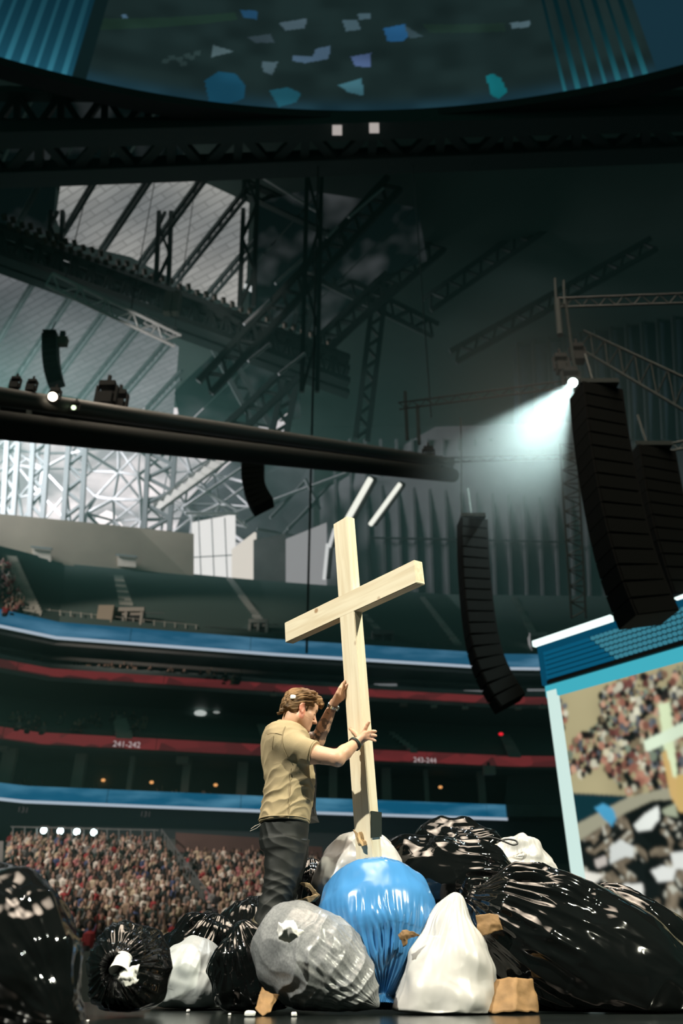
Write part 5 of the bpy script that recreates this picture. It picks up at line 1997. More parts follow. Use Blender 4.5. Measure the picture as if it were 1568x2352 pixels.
sheet('paper_scrap', 'crumpled white paper below the cup on the black bag', 'paper', g([[(252, 2236, 0), (275, 2232, -.03), (300, 2222, -.02), (322, 2214, .01)], [(262, 2250, -.01), (280, 2246, -.05), (300, 2240, -.04), (318, 2236, 0)], [(280, 2262, 0), (290, 2264, -.03), (304, 2262, -.02), (314, 2256, .02)]], 4.0), M['paper'], seed=13, crumple=.010)


def pebble(px, py, Y, s, label, z0=None, seed=1, asp=(1, 1, .7), name='foam_bit'):
    n1, n2 = 14, 9
    p = W(px, py, Y)
    vs, fs = [], []
    for j in range(n2 + 1):
        th = math.pi * j / n2
        for i in range(n1):
            a_ = 2 * math.pi * i / n1
            c_, s_ = math.cos, math.sin
            q = np.array([s_(th) * c_(a_), s_(th) * s_(a_), c_(th)])
            q = np.sign(q) * np.abs(q) ** .6
            vs.append(q)
    vs = np.array(vs)
    vs = vs * (1 + .12 * noise(vs * 2 + seed * 7, seed))[:, None] * np.array(asp) * s
    vs = vs + p
    if z0 is not None:
        vs[:, 2] += z0 - vs[:, 2].min()
    for j in range(n2):
        for i in range(n1):
            fs.append((j * n1 + i, j * n1 + (i + 1) % n1, (j + 1) * n1 + (i + 1) % n1, (j + 1) * n1 + i))
    return tag(mesh(name, vs, fs, M['foam'], True), label, 'foam bit')


pebble(574, 2333, 4.32, .022, 'white foam bit on the floor below the folded brown paper', .001, 3, (1.1, .8, .55))
pebble(675, 2332, 4.34, .013, 'tiny white foam bit on the floor below the grey bag', .001, 5)
pebble(432, 2325, 5.0, .010, 'tiny white foam bit on the floor before the pale bag', .001, 6)
pebble(527, 2331, 4.5, .007, 'very small white foam crumb left of the foam bit', .001, 7)
# white ground card at the far left
sheet('paper_scrap', 'flat white paper scrap on the floor under the left bags', 'paper', [[W(165, 2345, 3.75), W(182, 2343, 3.8), W(205, 2343, 3.8)], [W(165, 2347, 3.68), W(182, 2346, 3.7), W(200, 2345, 3.72)]], M['paper'], seed=14, crumple=.002)
# black cord loop on the right white bag
pts = [W(1100, 1926, 5.72), W(1120, 1922, 5.70), W(1140, 1926, 5.69), W(1160, 1934, 5.68), W(1178, 1942, 5.68), W(1190, 1938, 5.69), W(1184, 1930, 5.70), W(1166, 1927, 5.70), W(1152, 1930, 5.70), W(1140, 1934, 5.69)]
pts = np.array(pts)
tt = np.linspace(0, len(pts) - 1, 50)
pp = np.stack([np.interp(tt, np.arange(len(pts)), pts[:, i]) for i in range(3)], 1)
for _ in range(4):
    pp[1:-1] = (pp[:-2] + 2 * pp[1:-1] + pp[2:]) / 4
vs, fs = tube_mesh(pp, .006, 6)
tag(mesh('black_cord', vs, fs, M['black_paint'], True), 'looped black cord on top of the right white bag', 'cord')
# ================================================================== THE MAN
class Field:
    """a sampled distance field that is filled primitive by primitive and turned into one closed surface"""

    def __init__(self, lo, hi, h):
        self.lo, self.h = np.asarray(lo, float), h
        self.n = np.ceil((np.asarray(hi) - self.lo) / h).astype(int) + 1
        self.a = np.full(self.n, .25, np.float32)

    def _sub(self, lo, hi, pad):
        i0 = np.maximum(np.floor((np.asarray(lo) - pad - self.lo) / self.h).astype(int), 0)
        i1 = np.minimum(np.ceil((np.asarray(hi) + pad - self.lo) / self.h).astype(int) + 1, self.n)
        if np.any(i1 <= i0):
            return None, None
        ax = [self.lo[k] + self.h * np.arange(i0[k], i1[k]) for k in range(3)]
        G = np.stack(np.meshgrid(*ax, indexing='ij'), -1)
        return (slice(i0[0], i1[0]), slice(i0[1], i1[1]), slice(i0[2], i1[2])), G

    def put(self, fn, lo, hi, k=.01, sub=False):
        sl, G = self._sub(lo, hi, k + .05)
        if sl is None:
            return
        d = fn(G).astype(np.float32)
        a = self.a[sl]
        if sub:
            hh = np.maximum(k - np.abs(a + d), 0) / k
            self.a[sl] = np.maximum(a, -d) + hh * hh * k * .25
        else:
            hh = np.maximum(k - np.abs(a - d), 0) / k
            self.a[sl] = np.minimum(a, d) - hh * hh * k * .25

    def cone(self, p, q, r0, r1, k=.01, sub=False):
        p, q = np.asarray(p, float), np.asarray(q, float)
        d = q - p
        dd = np.dot(d, d) + 1e-12

        def fn(G):
            w = G - p
            t = np.clip((w @ d) / dd, 0, 1)
            return np.linalg.norm(w - t[..., None] * d, axis=-1) - (r0 + (r1 - r0) * t)
        rr = max(r0, r1)
        self.put(fn, np.minimum(p, q) - rr, np.maximum(p, q) + rr, k, sub)

    def chain(self, pts, rad, k=.008):
        for i in range(len(pts) - 1):
            self.cone(pts[i], pts[i + 1], rad[i], rad[i + 1], k if i == 0 else .004)

    def ell(self, c, rad, R=None, k=.01, sub=False):
        c, rad = np.asarray(c, float), np.asarray(rad, float)
        R = np.eye(3) if R is None else R

        def fn(G):
            w = (G - c) @ R
            k0 = np.linalg.norm(w / rad, axis=-1)
            k1 = np.linalg.norm(w / rad ** 2, axis=-1)
            return k0 * (k0 - 1) / np.maximum(k1, 1e-9)
        m_ = rad.max()
        self.put(fn, c - m_, c + m_, k, sub)

    def column(self, zs, cx, cy, ax, by, k=.01, power=2.0):
        """stacked ellipses along z"""
        zs = np.asarray(zs, float)
        o = np.argsort(zs)
        zs, cx, cy, ax, by = [np.asarray(v_, float)[o] for v_ in (zs, cx, cy, ax, by)]

        def fn(G):
            z = G[..., 2]
            a_, b__ = np.interp(z, zs, ax), np.interp(z, zs, by)
            x = np.abs((G[..., 0] - np.interp(z, zs, cx)) / a_)
            y = np.abs((G[..., 1] - np.interp(z, zs, cy)) / b__)
            d = ((x ** power + y ** power) ** (1 / power) - 1) * np.minimum(a_, b__)
            return np.maximum(d, np.maximum(zs[0] - z, z - zs[-1]))
        lo = np.array([(cx - ax).min(), (cy - by).min(), zs[0]])
        hi = np.array([(cx + ax).max(), (cy + by).max(), zs[-1]])
        self.put(fn, lo, hi, k)

    def cut(self, p, n, lo, hi):
        """remove what lies beyond a plane inside a box"""
        p, n = np.asarray(p, float), np.asarray(n, float) / np.linalg.norm(n)
        sl, G = self._sub(lo, hi, 0)
        if sl is None:
            return
        self.a[sl] = np.maximum(self.a[sl], ((G - p) @ n).astype(np.float32))

    def surface(self, smooth=2):
        a, h = self.a, self.h
        s = a < 0
        c = np.zeros(np.array(a.shape) - 1, np.uint8)
        for dx in (0, 1):
            for dy in (0, 1):
                for dz in (0, 1):
                    c += s[dx:a.shape[0] - 1 + dx, dy:a.shape[1] - 1 + dy, dz:a.shape[2] - 1 + dz]
        act = np.argwhere((c > 0) & (c < 8))
        vid = np.full(c.shape, -1, np.int64)
        vid[tuple(act.T)] = np.arange(len(act))
        acc = np.zeros((len(act), 3))
        cnt = np.zeros(len(act))
        cor = [(x, y, z) for x in (0, 1) for y in (0, 1) for z in (0, 1)]
        for i, p in enumerate(cor):
            for j in range(i + 1, 8):
                q = cor[j]
                if sum(abs(p[k] - q[k]) for k in range(3)) != 1:
                    continue
                va = a[tuple((act + p).T)]
                vb = a[tuple((act + q).T)]
                m_ = (va < 0) != (vb < 0)
                t = va / np.where(m_, va - vb, 1)
                pos = np.array(p)[None] + t[:, None] * (np.array(q) - np.array(p))[None]
                acc[m_] += pos[m_]
                cnt[m_] += 1
        Vt = (act + acc / cnt[:, None]) * h + self.lo
        quads = []
        for ax_ in range(3):
            u, v_ = [k for k in range(3) if k != ax_]
            sl0 = [slice(None)] * 3
            sl1 = [slice(None)] * 3
            sl0[ax_] = slice(0, -1)
            sl1[ax_] = slice(1, None)
            ch = s[tuple(sl0)] != s[tuple(sl1)]
            E_ = np.argwhere(ch)
            ok = np.all((E_[:, [u, v_]] > 0) & (E_[:, [u, v_]] < np.array(a.shape)[[u, v_]] - 1), axis=1)
            E_ = E_[ok]
            ids = []
            for du, dv in ((-1, -1), (0, -1), (0, 0), (-1, 0)):
                e_ = E_.copy()
                e_[:, u] += du
                e_[:, v_] += dv
                ids.append(vid[tuple(e_.T)])
            ids = np.stack(ids, 1)
            neg = s[tuple(E_.T)]
            flip = neg if ax_ != 1 else ~neg
            ids[~flip] = ids[~flip][:, ::-1]
            quads.append(ids)
        Q = np.concatenate(quads)
        Q = Q[(Q >= 0).all(1)]
        for _ in range(smooth):
            sm = np.zeros_like(Vt)
            ct_ = np.zeros(len(Vt))
            for k in range(4):
                i0, i1 = Q[:, k], Q[:, (k + 1) % 4]
                for q in range(3):
                    sm[:, q] += np.bincount(i0, Vt[i1, q], len(Vt)) + np.bincount(i1, Vt[i0, q], len(Vt))
                ct_ += np.bincount(i0, minlength=len(Vt)) + np.bincount(i1, minlength=len(Vt))
            Vt = Vt * .4 + .6 * sm / np.maximum(ct_, 1)[:, None]
        return Vt, Q


def vnormals(Vt, Q):
    n = np.cross(Vt[Q[:, 2]] - Vt[Q[:, 0]], Vt[Q[:, 3]] - Vt[Q[:, 1]])
    out = np.zeros_like(Vt)
    for k in range(4):
        for q in range(3):
            out[:, q] += np.bincount(Q[:, k], n[:, q], len(Vt))
    return out / (np.linalg.norm(out, axis=1)[:, None] + 1e-12)


YM = 5.15                                       # the man's middle plane
man = empty('person', W(605, 2165, YM))
tag(man, 'man in a tan short-sleeved shirt and dark trousers holding the cross upright', 'person')
MR = np.array(man.location)

# --- head frame
HCc = W(689, 1631, 5.14)
hf = np.array([.90, .34, -.30])
hf /= np.linalg.norm(hf)
hl = np.cross(np.array([-.06, 0.02, 1.0]), hf)  # towards his left (away from the camera)
hl /= np.linalg.norm(hl)
hu = np.cross(hf, hl)
HS = 1.04


def HP(f_, l_, u_):
    return HCc + HS * (hf * f_ + hl * l_ + hu * u_)


HRm = np.stack([hf, hl, hu], 1)

# --- joints
shR, elR, wrR = W(652, 1707, 4.99), W(776, 1740, 4.80), None
FP = CF(0, 0, 0)                                # a point of the post's front face


def OnPost(px, py, off):
    return WP(px, py, FP - cn * off, cn)


wrR = OnPost(821, 1704, .045)
elR = W(774, 1741, wrR[1] - .10)
shL, elL = W(668, 1697, 5.34), W(729, 1700, 5.40)
wrL = W(767, 1615, 5.24)

body = Field((-.80, 4.55, .10), (.45, 5.70, 2.28), .0042)
# legs, pelvis, trunk under the clothes
hipR, hipL = W(650, 1915, 5.06), W(655, 1915, 5.25)
knR, knL = W(645, 2035, 5.04), W(652, 2030, 5.27)
anR, anL = W(603, 2150, 5.06), W(612, 2148, 5.28)
for a_, b__, c_ in ((hipR, knR, anR), (hipL, knL, anL)):
    body.cone(a_, b__, .07, .05, .03)
    body.cone(b__, c_, .048, .036, .03)
body.cone(W(652, 1905, 5.10), W(652, 1905, 5.22), .10, .10, .04)
body.cone(W(654, 1890, YM), W(658, 1720, YM), .11, .12, .05)
body.cone(W(655, 1712, 5.03), W(664, 1706, 5.30), .075, .075, .05)
# neck
body.cone(W(657, 1690, 5.15), HP(-.035, 0, -.05), .062, .056, .03)
body.cone(HP(-.02, 0, -.08), HP(-.01, 0, -.02), .055, .055, .03)
# arms
body.cone(shR, W(716, 1731, (shR[1] + elR[1]) / 2), .066, .060, .02)
body.cone(W(716, 1731, (shR[1] + elR[1]) / 2), elR, .058, .047, .02)
body.cone(elR, elR + (wrR - elR) * .35, .046, .045, .015)
body.cone(elR + (wrR - elR) * .35, wrR, .045, .029, .012)
body.ell(elR + np.array([.006, .0, -.016]), (.034, .034, .030), k=.02)
body.cone(shL, elL, .06, .050, .02)
body.cone(elL, elL + (wrL - elL) * .35, .046, .045, .02)
body.cone(elL + (wrL - elL) * .35, wrL, .045, .028, .012)
# head
body.ell(HP(-.012, 0, .030), np.array([.100, .077, .090]) * HS, HRm, .01)
body.ell(HP(.036, 0, -.040), np.array([.060, .060, .078]) * HS, HRm, .03)
for s in (-1, 1):
    body.cone(HP(.005, s * .050, -.062), HP(.070, s * .016, -.105), .020, .018, .03)
    body.cone(HP(.000, s * .054, -.020), HP(.005, s * .050, -.062), .020, .020, .03)
    body.ell(HP(.060, s * .040, -.022), np.array([.024, .022, .020]) * HS, HRm, .02)
body.ell(HP(.079, 0, -.104), np.array([.020, .024, .018]) * HS, HRm, .02)
body.cone(HP(.084, -.032, .020), HP(.084, .032, .020), .013, .013, .014)
body.ell(HP(.072, 0, .045), np.array([.032, .055, .040]) * HS, HRm, .03)
for s in (-1, 1):
    body.ell(HP(.099, s * .033, .000), np.array([.014, .016, .011]) * HS, HRm, .010, True)
    body.ell(HP(.081, s * .032, -.001), np.array([.0135, .015, .0115]) * HS, HRm, .003)
body.cone(HP(.094, 0, .010), HP(.117, 0, -.034), .008, .0115, .008)
body.ell(HP(.119, 0, -.037), np.array([.011, .012, .010]) * HS, HRm, .006)
for s in (-1, 1):
    body.ell(HP(.105, s * .012, -.040), np.array([.012, .008, .008]) * HS, HRm, .006)
    body.ell(HP(.108, s * .008, -.048), np.array([.006, .004, .004]) * HS, HRm, .003, True)
body.cone(HP(.090, -.018, -.066), HP(.090, .018, -.066), .008, .008, .010)
body.cone(HP(.094, -.010, -.066), HP(.094, .010, -.066), .007, .007, .006)
body.cone(HP(.090, -.014, -.080), HP(.090, .014, -.080), .009, .009, .008)
body.cone(HP(.108, -.022, -.0735), HP(.108, .022, -.0735), .0042, .0042, .003, True)
for s in (-1, 1):
    eR = np.stack([hf * .96 - hl * s * .28, hl * s * .96 + hf * .28, hu], 1)
    body.ell(HP(-.010, s * .078, -.012), np.array([.022, .008, .033]) * HS, eR, .006)
    body.ell(HP(-.004, s * .085, -.008), np.array([.012, .006, .019]) * HS, eR, .004, True)
    body.cone(HP(-.020, s * .084, .008), HP(.000, s * .080, .019), .005, .005, .004)
    body.cone(HP(-.028, s * .086, -.008), HP(-.020, s * .084, .008), .005, .005, .004)
    body.ell(HP(.000, s * .079, -.040), np.array([.008, .006, .009]) * HS, eR, .006)

# right hand flat on the post: palm, thumb from the side of the palm, four fingers
hand = lambda x, y, o: OnPost(x, y, o)
kI, kM, kR, kP = hand(836, 1681, .018), hand(842, 1685, .020), hand(843, 1691, .019), hand(840, 1697, .017)
for kk, rr in ((kI, .014), (kM, .0145), (kR, .014), (kP, .013)):
    body.cone(wrR + (kk - wrR) * .15, kk, .022, rr, .012)
body.chain([kI, hand(840, 1672, .016), hand(844, 1664, .012), hand(847.5, 1658.5, .009)], [.0125, .0112, .0105, .0088])
body.chain([kM, hand(850, 1681.5, .020), hand(857, 1680, .016), hand(862, 1680, .010)], [.0128, .0115, .0108, .0095])
body.chain([kR, hand(851, 1689, .020), hand(858, 1689, .016), hand(863, 1690, .010)], [.0125, .0112, .0105, .0092])
body.chain([kP, hand(848, 1696, .018), hand(856, 1698.5, .015), hand(861.5, 1701.5, .010)], [.0115, .0100, .0095, .0085])
tb = wrR + (kI - wrR) * .35
body.chain([tb, hand(818, 1686, .026), hand(810, 1679, .020), hand(803.5, 1673.5, .014)], [.018, .0145, .0128, .0102], .014)
# left hand at the left edge of the post, fingers closing round the far side
LE = CF(-cw / 2, 0, 0)
YL = OnPost(791, 1590, 0.0)[1]
yl = lambda x, y, d: W(x, y, YL + d)
pl_ = yl(779, 1594, .0)
body.cone(wrL, pl_, .027, .026, .014)
body.cone(wrL, yl(785, 1602, .01), .024, .020, .014)
body.chain([yl(776, 1592, -.025), yl(781, 1581, -.035), yl(787, 1572, -.03), yl(792, 1565, -.02)], [.016, .0135, .0125, .0100], .012)   # thumb side
body.chain([pl_, yl(788, 1583, -.012), yl(794, 1577, -.022), yl(799, 1571.5, -.03)], [.018, .0125, .0115, .0095], .012)               # index across the face
body.chain([yl(783, 1592, .03), yl(789, 1586, .06), yl(797, 1584, .085), yl(805, 1586, .10)], [.016, .0125, .0115, .0095], .012)      # middle round the back
body.chain([yl(784, 1597, .03), yl(790, 1593, .06), yl(797, 1592, .085), yl(804, 1594, .10)], [.015, .012, .011, .009], .012)
body.chain([yl(785, 1603, .02), yl(790, 1601, .05), yl(796, 1601, .075), yl(802, 1603, .09)], [.013, .0105, .0098, .0085], .012)
Vt, Q = body.surface(1)
del body
n = len(Vt)
skin = np.tile(np.array([.62, .36, .235]), (n, 1))
fl = (Vt - HCc) @ HRm / HS
on_head = (np.abs(fl[:, 0]) < .14) & (np.abs(fl[:, 1]) < .1) & (fl[:, 2] > -.125) & (fl[:, 2] < .13)
ear = on_head & (np.abs(fl[:, 1]) > .072) & (fl[:, 0] < .02) & (fl[:, 0] > -.04) & (fl[:, 2] < .03)
skin[ear] = np.array([.60, .24, .16])
nz_ = noise(Vt * 38, 3)
stub = on_head & (fl[:, 2] < -.05) & (fl[:, 0] > -.005)
skin[stub] *= (np.array([.74, .70, .68]) * (1 + .10 * nz_[stub])[:, None])
nose = on_head & (fl[:, 0] > .100) & (fl[:, 2] > -.05) & (fl[:, 2] < .0)
skin[nose] *= np.array([1.0, .90, .87])
lips = on_head & (fl[:, 0] > .084) & (fl[:, 2] > -.088) & (fl[:, 2] < -.058) & (np.abs(fl[:, 1]) < .022)
skin[lips] *= np.array([.86, .58, .56])
brow = on_head & (fl[:, 0] > .070) & (fl[:, 2] > .014) & (fl[:, 2] < .026) & (np.abs(fl[:, 1]) > .014) & (np.abs(fl[:, 1]) < .05)
skin[brow] = np.array([.20, .11, .05])
lash = on_head & (fl[:, 0] > .078) & (fl[:, 2] > -.011) & (fl[:, 2] < -.006) & (np.abs(fl[:, 1]) > .018) & (np.abs(fl[:, 1]) < .046)
skin[lash] = np.array([.12, .06, .04])
# ink on the raised forearm
d_ = wrL - elL
t_ = ((Vt - elL) @ d_) / np.dot(d_, d_)
rad_ = np.linalg.norm((Vt - elL) - np.clip(t_, 0, 1)[:, None] * d_, axis=1)
ink = noise(Vt * 46 + 3, 7) + .6 * noise(Vt * 95, 8)
k = (t_ > .10) & (t_ < .62) & (rad_ < .06) & (ink > -.12)
skin[k] *= np.array([.36, .40, .46])
k = (t_ > .74) & (t_ < .92) & (rad_ < .05) & (ink > .28)
skin[k] *= np.array([.45, .48, .52])
d_ = elL - shL
t_ = ((Vt - shL) @ d_) / np.dot(d_, d_)
rad_ = np.linalg.norm((Vt - shL) - np.clip(t_, 0, 1)[:, None] * d_, axis=1)
k = (t_ > .45) & (t_ < .95) & (rad_ < .07) & (ink > -.05)
skin[k] *= np.array([.40, .45, .48])
d_ = elR - shR
t_ = ((Vt - shR) @ d_) / np.dot(d_, d_)
k = (t_ > .62) & (t_ < .98) & (np.linalg.norm(Vt - elR, axis=1) < .14) & (ink > .45) & (Vt[:, 2] < elR[2] - .02)
skin[k] *= np.array([.55, .55, .55])
M['man_skin'] = mat('man_skin', (.6, .36, .24), .48, sss=.08, attr='Col', bump=(160, .08))
bo = fast_mesh('body', Vt, Q, M['man_skin'], True, man, MR)
set_colors(bo, skin)
bo['label'] = 'bare head, tattooed raised forearm and both hands on the post'

# --- hair -----------------------------------------------------------------------
hr = Field(HCc - .17, HCc + .18, .0032)
hr.ell(HP(-.018, 0, .040), np.array([.108, .086, .094]) * HS, HRm, .01)
hr.ell(HP(-.060, 0, -.015), np.array([.062, .074, .062]) * HS, HRm, .03)
hr.ell(HP(-.085, 0, -.045), np.array([.030, .058, .034]) * HS, HRm, .03)
hr.cut(HP(.078, 0, .060), hf + hu * -.30, HCc - .2, HCc + .2)            # brow line
for s in (-1, 1):                                                          # clear face and ear sides
    hr.ell(HP(.075, s * .075, -.035), np.array([.068, .05, .072]) * HS, HRm, .006, True)
    hr.ell(HP(-.010, s * .092, -.018), np.array([.026, .03, .034]) * HS, HRm, .008, True)
    hr.ell(HP(.022, s * .075, -.085), np.array([.060, .06, .060]) * HS, HRm, .006, True)
hr.cut(HP(-.03, 0, -.062), -hu - hf * .30, HCc - .2, HCc + .2)
for s in (-1, 1):                                                          # sideburns
    hr.ell(HP(.018, s * .070, -.004), np.array([.012, .011, .026]) * HS, HRm, .008)
# swept-up fringe rolling over the forehead
hr.chain([HP(-.02, -.01, .112), HP(.04, -.012, .120), HP(.088, -.012, .108), HP(.116, -.014, .084), HP(.122, -.016, .064)], [.026, .030, .026, .018, .008], .02)
hr.chain([HP(-.02, .03, .108), HP(.04, .036, .108), HP(.082, .036, .094), HP(.104, .034, .074)], [.024, .024, .020, .012], .02)
hr.chain([HP(.0, -.05, .085), HP(.045, -.052, .082), HP(.078, -.048, .066)], [.022, .020, .012], .02)
hr.chain([HP(-.095, -.02, -.045), HP(-.118, -.025, -.062), HP(-.128, -.028, -.075)], [.016, .010, .004], .01)
hr.chain([HP(-.10, .02, -.045), HP(-.118, .03, -.065)], [.016, .008], .01)
hv, hq = hr.surface(1)
hn = vnormals(hv, hq)
q = (hv - HCc) @ HRm
flow = np.stack([q[:, 0] * 16 + q[:, 2] * 10, q[:, 1] * 120, q[:, 2] * 105 - q[:, 0] * 62], 1)
lk = 1 - 2 * np.abs(noise(flow * .42 + 3, 4))
st_ = noise(flow * 1.15, 5)
hv = hv + hn * (.0048 * lk + .0034 * st_)[:, None]
ho = fast_mesh('hair', hv, hq, mat('man_hair', (.14, .075, .030), .6, attr='Col', spec=.22), True, man, MR)
hc = np.tile(np.array([.15, .085, .038]), (len(hv), 1)) * (1 + .5 * st_ + .42 * lk)[:, None]
hc *= (.55 + .75 * sstep(-.05, .10, q[:, 2]))[:, None]  # lighter crown, darker underside: light from above put into the hair colour
set_colors(ho, np.clip(hc, .008, 1))
ho['label'] = 'swept-back light brown hair'

# --- shirt ------------------------------------------------------------------------
shirt_rows = [(1662, 640, 672, .070), (1668, 620, 690, .130), (1678, 609, 703, .185), (1692, 603, 712, .212), (1710, 600, 716, .215), (1729, 600, 717, .208), (1755, 602, 719, .198), (1778, 606, 722, .190), (1800, 608, 722, .184), (1830, 604, 720, .184), (1855, 600, 716, .188), (1874, 596, 713, .192), (1893, 595, 710, .194)]
zs, cx, cy, ax_, by_ = [], [], [], [], []
for py, xl, xr, hw in shirt_rows:
    a_, b__ = W(xl, py, YM), W(xr, py, YM)
    zs.append((a_[2] + b__[2]) / 2)
    cx.append((a_[0] + b__[0]) / 2)
    cy.append(YM)
    ax_.append((b__[0] - a_[0]) / 2)
    by_.append(hw)
sf_ = Field((-.75, 4.75, min(zs) - .05), (.05, 5.62, max(zs) + .06), .0045)
sf_.column(zs, cx, cy, ax_, by_, .02, 2.35)
slE = W(723, 1730, (shR[1] * .42 + elR[1] * .58))
sdir = slE - shR
sf_.cone(shR - sdir * .05, slE + sdir * .15, .080, .072, .045)
n_ = sdir / np.linalg.norm(sdir)
sf_.cut(slE, n_, slE - .13, slE + .13)
slL = shL + (elL - shL) * .42
sf_.cone(shL, slL + (elL - shL) * .1, .076, .068, .04)
sf_.cut(slL, elL - shL, slL - .06, slL + .13)
# collar band and neck opening
sf_.cone(W(642, 1664, 5.10), W(650, 1662, 5.22), .026, .026, .03)
sf_.ell(W(668, 1656, 5.15), (.062, .062, .045), None, .012, True)
sv, sq = sf_.surface(2)
del sf_
sn_ = vnormals(sv, sq)
# cloth folds: slanting drag folds towards the raised arms, buckling at the waist
X_, Z_ = sv[:, 0], sv[:, 2]
z0_, z1_ = min(zs), max(zs)
hgt = (Z_ - z0_) / (z1_ - z0_)
wob = noise(sv * 5.0, 31) * .9 + .35 * noise(sv * 13, 32)
slant = (Z_ * .86 - X_ * .62)
f1 = 1 - 2 * np.abs(np.sin(slant * 34 + 4.6 * wob))
f2 = 1 - 2 * np.abs(np.sin((Z_ * .95 - X_ * .30) * 58 + 5.5 * wob + 1))
f3 = noise(sv * np.array([14, 14, 9]), 33)
amp1 = .0085 * np.exp(-((hgt - .34) / .26) ** 2) + .002
amp2 = .0060 * np.exp(-((hgt - .22) / .16) ** 2)
side = sstep(.02, -.35, sn_[:, 1]) * .6 + .4
sv = sv + sn_ * ((amp1 * f1 * (.35 + .65 * sstep(-.4, .5, noise(sv * 3.1, 35))) + amp2 * f2) * side + .0045 * f3)[:, None]
M['shirt'] = mat('shirt', (.36, .285, .17), .85, var=(7, .08), bump=(420, .25), spec=.2)
so = fast_mesh('shirt', sv, sq, M['shirt'], True, man, MR)
so['label'] = 'tan short-sleeved shirt'


def strip(name, pts, w_vec, thick, m, label=None):
    pts = np.asarray(pts)
    w_vec = np.asarray(w_vec)
    k_ = len(pts)
    t_ = np.asarray(thick)
    vs = np.concatenate([pts, pts + w_vec, pts + w_vec + t_, pts + t_])
    fs = []
    for i in range(k_ - 1):
        for a1, b1 in ((0, 1), (1, 2), (2, 3), (3, 0)):
            fs.append((a1 * k_ + i, a1 * k_ + i + 1, b1 * k_ + i + 1, b1 * k_ + i))
    fs += [(0, k_, 2 * k_, 3 * k_), (k_ - 1, 4 * k_ - 1, 3 * k_ - 1, 2 * k_ - 1)]
    o = mesh(name, vs, fs, m, False, man, MR)
    if label:
        o['label'] = label
    return o


# unbuttoned far front panel; its shade is put into a near-black lining
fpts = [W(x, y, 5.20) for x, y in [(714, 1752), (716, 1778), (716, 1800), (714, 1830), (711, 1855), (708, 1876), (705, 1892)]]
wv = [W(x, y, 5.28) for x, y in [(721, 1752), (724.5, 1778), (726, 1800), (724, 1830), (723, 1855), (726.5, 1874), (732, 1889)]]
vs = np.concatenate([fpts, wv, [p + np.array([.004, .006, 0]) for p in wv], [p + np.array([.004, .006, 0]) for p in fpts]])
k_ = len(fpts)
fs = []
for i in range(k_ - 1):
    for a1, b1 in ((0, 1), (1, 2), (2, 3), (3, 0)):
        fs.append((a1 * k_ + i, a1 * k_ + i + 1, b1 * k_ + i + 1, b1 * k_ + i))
o = mesh('shirt_front_panel', vs, fs, mat('shaded_lining', (.012, .012, .010), .85), False, man, MR)
o['label'] = 'inside of the open shirt front, its shade put into the dark colour'
# hem band, sleeve hem, back pleat seams
hem = []
for ph_ in np.linspace(0, 2 * math.pi, 49)[:-1]:
    c_, s_ = math.cos(ph_), math.sin(ph_)
    e2 = 2 / 2.35
    hem.append((cx[-1] + (ax_[-1] + .002) * np.sign(c_) * abs(c_) ** e2, YM + (by_[-1] + .002) * np.sign(s_) * abs(s_) ** e2, z0_ + .016))
vs, fs = tube_mesh(hem, .0042, 5, True)
mesh('hem', vs, fs, M['shirt'], True, man, MR)
Rb = basis(n_)
ringp = [slE - n_ * .014 + (.0735) * (math.cos(a_) * Rb[:, 0] + math.sin(a_) * Rb[:, 1]) for a_ in np.linspace(0, 2 * math.pi, 33)[:-1]]
vs, fs = tube_mesh(ringp, .0028, 5, True)
mesh('sleeve_hem', vs, fs, M['shirt'], True, man, MR)
for k_, pp_ in enumerate([[(598, 1892), (586, 1897), (576, 1904)], [(599, 1894), (590, 1902), (574, 1909)]]):
    vs, fs = tube_mesh([W(x, y, 5.08) for x, y in pp_], .0025, 5)
    mesh('hem_cord', vs, fs, mat('cord_pale_%d' % k_, (.5, .48, .42), .7), True, man, MR)

# stitched seams lying on the cloth
zcs = sv[:, 1] * CP + (sv[:, 2] - EYE) * SP
spx = 784 + FPX * sv[:, 0] / zcs
spy = 1176 - FPX * ((sv[:, 2] - EYE) * CP - sv[:, 1] * SP) / zcs


def on_cloth(x, y):
    k_ = np.hypot(spx - x, spy - y) < 4.0
    if not k_.any():
        return None
    i_ = np.argmin(np.where(k_, sv[:, 1], 99))
    return W(x, y, sv[i_, 1] - .0005)


for seam in ([(655, 1668), (650, 1680), (648, 1695), (649, 1712), (654, 1728), (662, 1742)], [(611, 1684), (622, 1683), (634, 1684), (647, 1687)], [(628, 1690), (625, 1702), (622, 1716)], [(668, 1765), (666, 1800), (664, 1840), (662, 1880)]):
    dense = np.array(seam, float)
    tt_ = np.linspace(0, len(dense) - 1, 5 * len(dense))
    pp_ = [on_cloth(np.interp(t_, np.arange(len(dense)), dense[:, 0]), np.interp(t_, np.arange(len(dense)), dense[:, 1])) for t_ in tt_]
    pp_ = np.array([q_ for q_ in pp_ if q_ is not None])
    if len(pp_) > 4:
        for _ in range(2):
            pp_[1:-1] = (pp_[:-2] + 2 * pp_[1:-1] + pp_[2:]) / 4
        vs, fs = tube_mesh(pp_, .0016, 5)
        mesh('seam', vs, fs, mat('seam_thread', (.27, .21, .12), .9), True, man, MR)

# --- trousers ------------------------------------------------------------------------
tr_rows = [(1882, 598, 708, .178), (1905, 596, 708, .180), (1930, 596, 706, .178), (1952, 600, 702, .172)]
leg_rows = [(1930, 597, 704), (1955, 603, 701), (1969, 607, 699), (2002, 606, 690), (2043, 602, 676), (2084, 590, 661), (2117, 579, 645), (2140, 574, 634)]
tf = Field((-.80, 4.80, .20), (-.05, 5.50, 1.35), .0045)


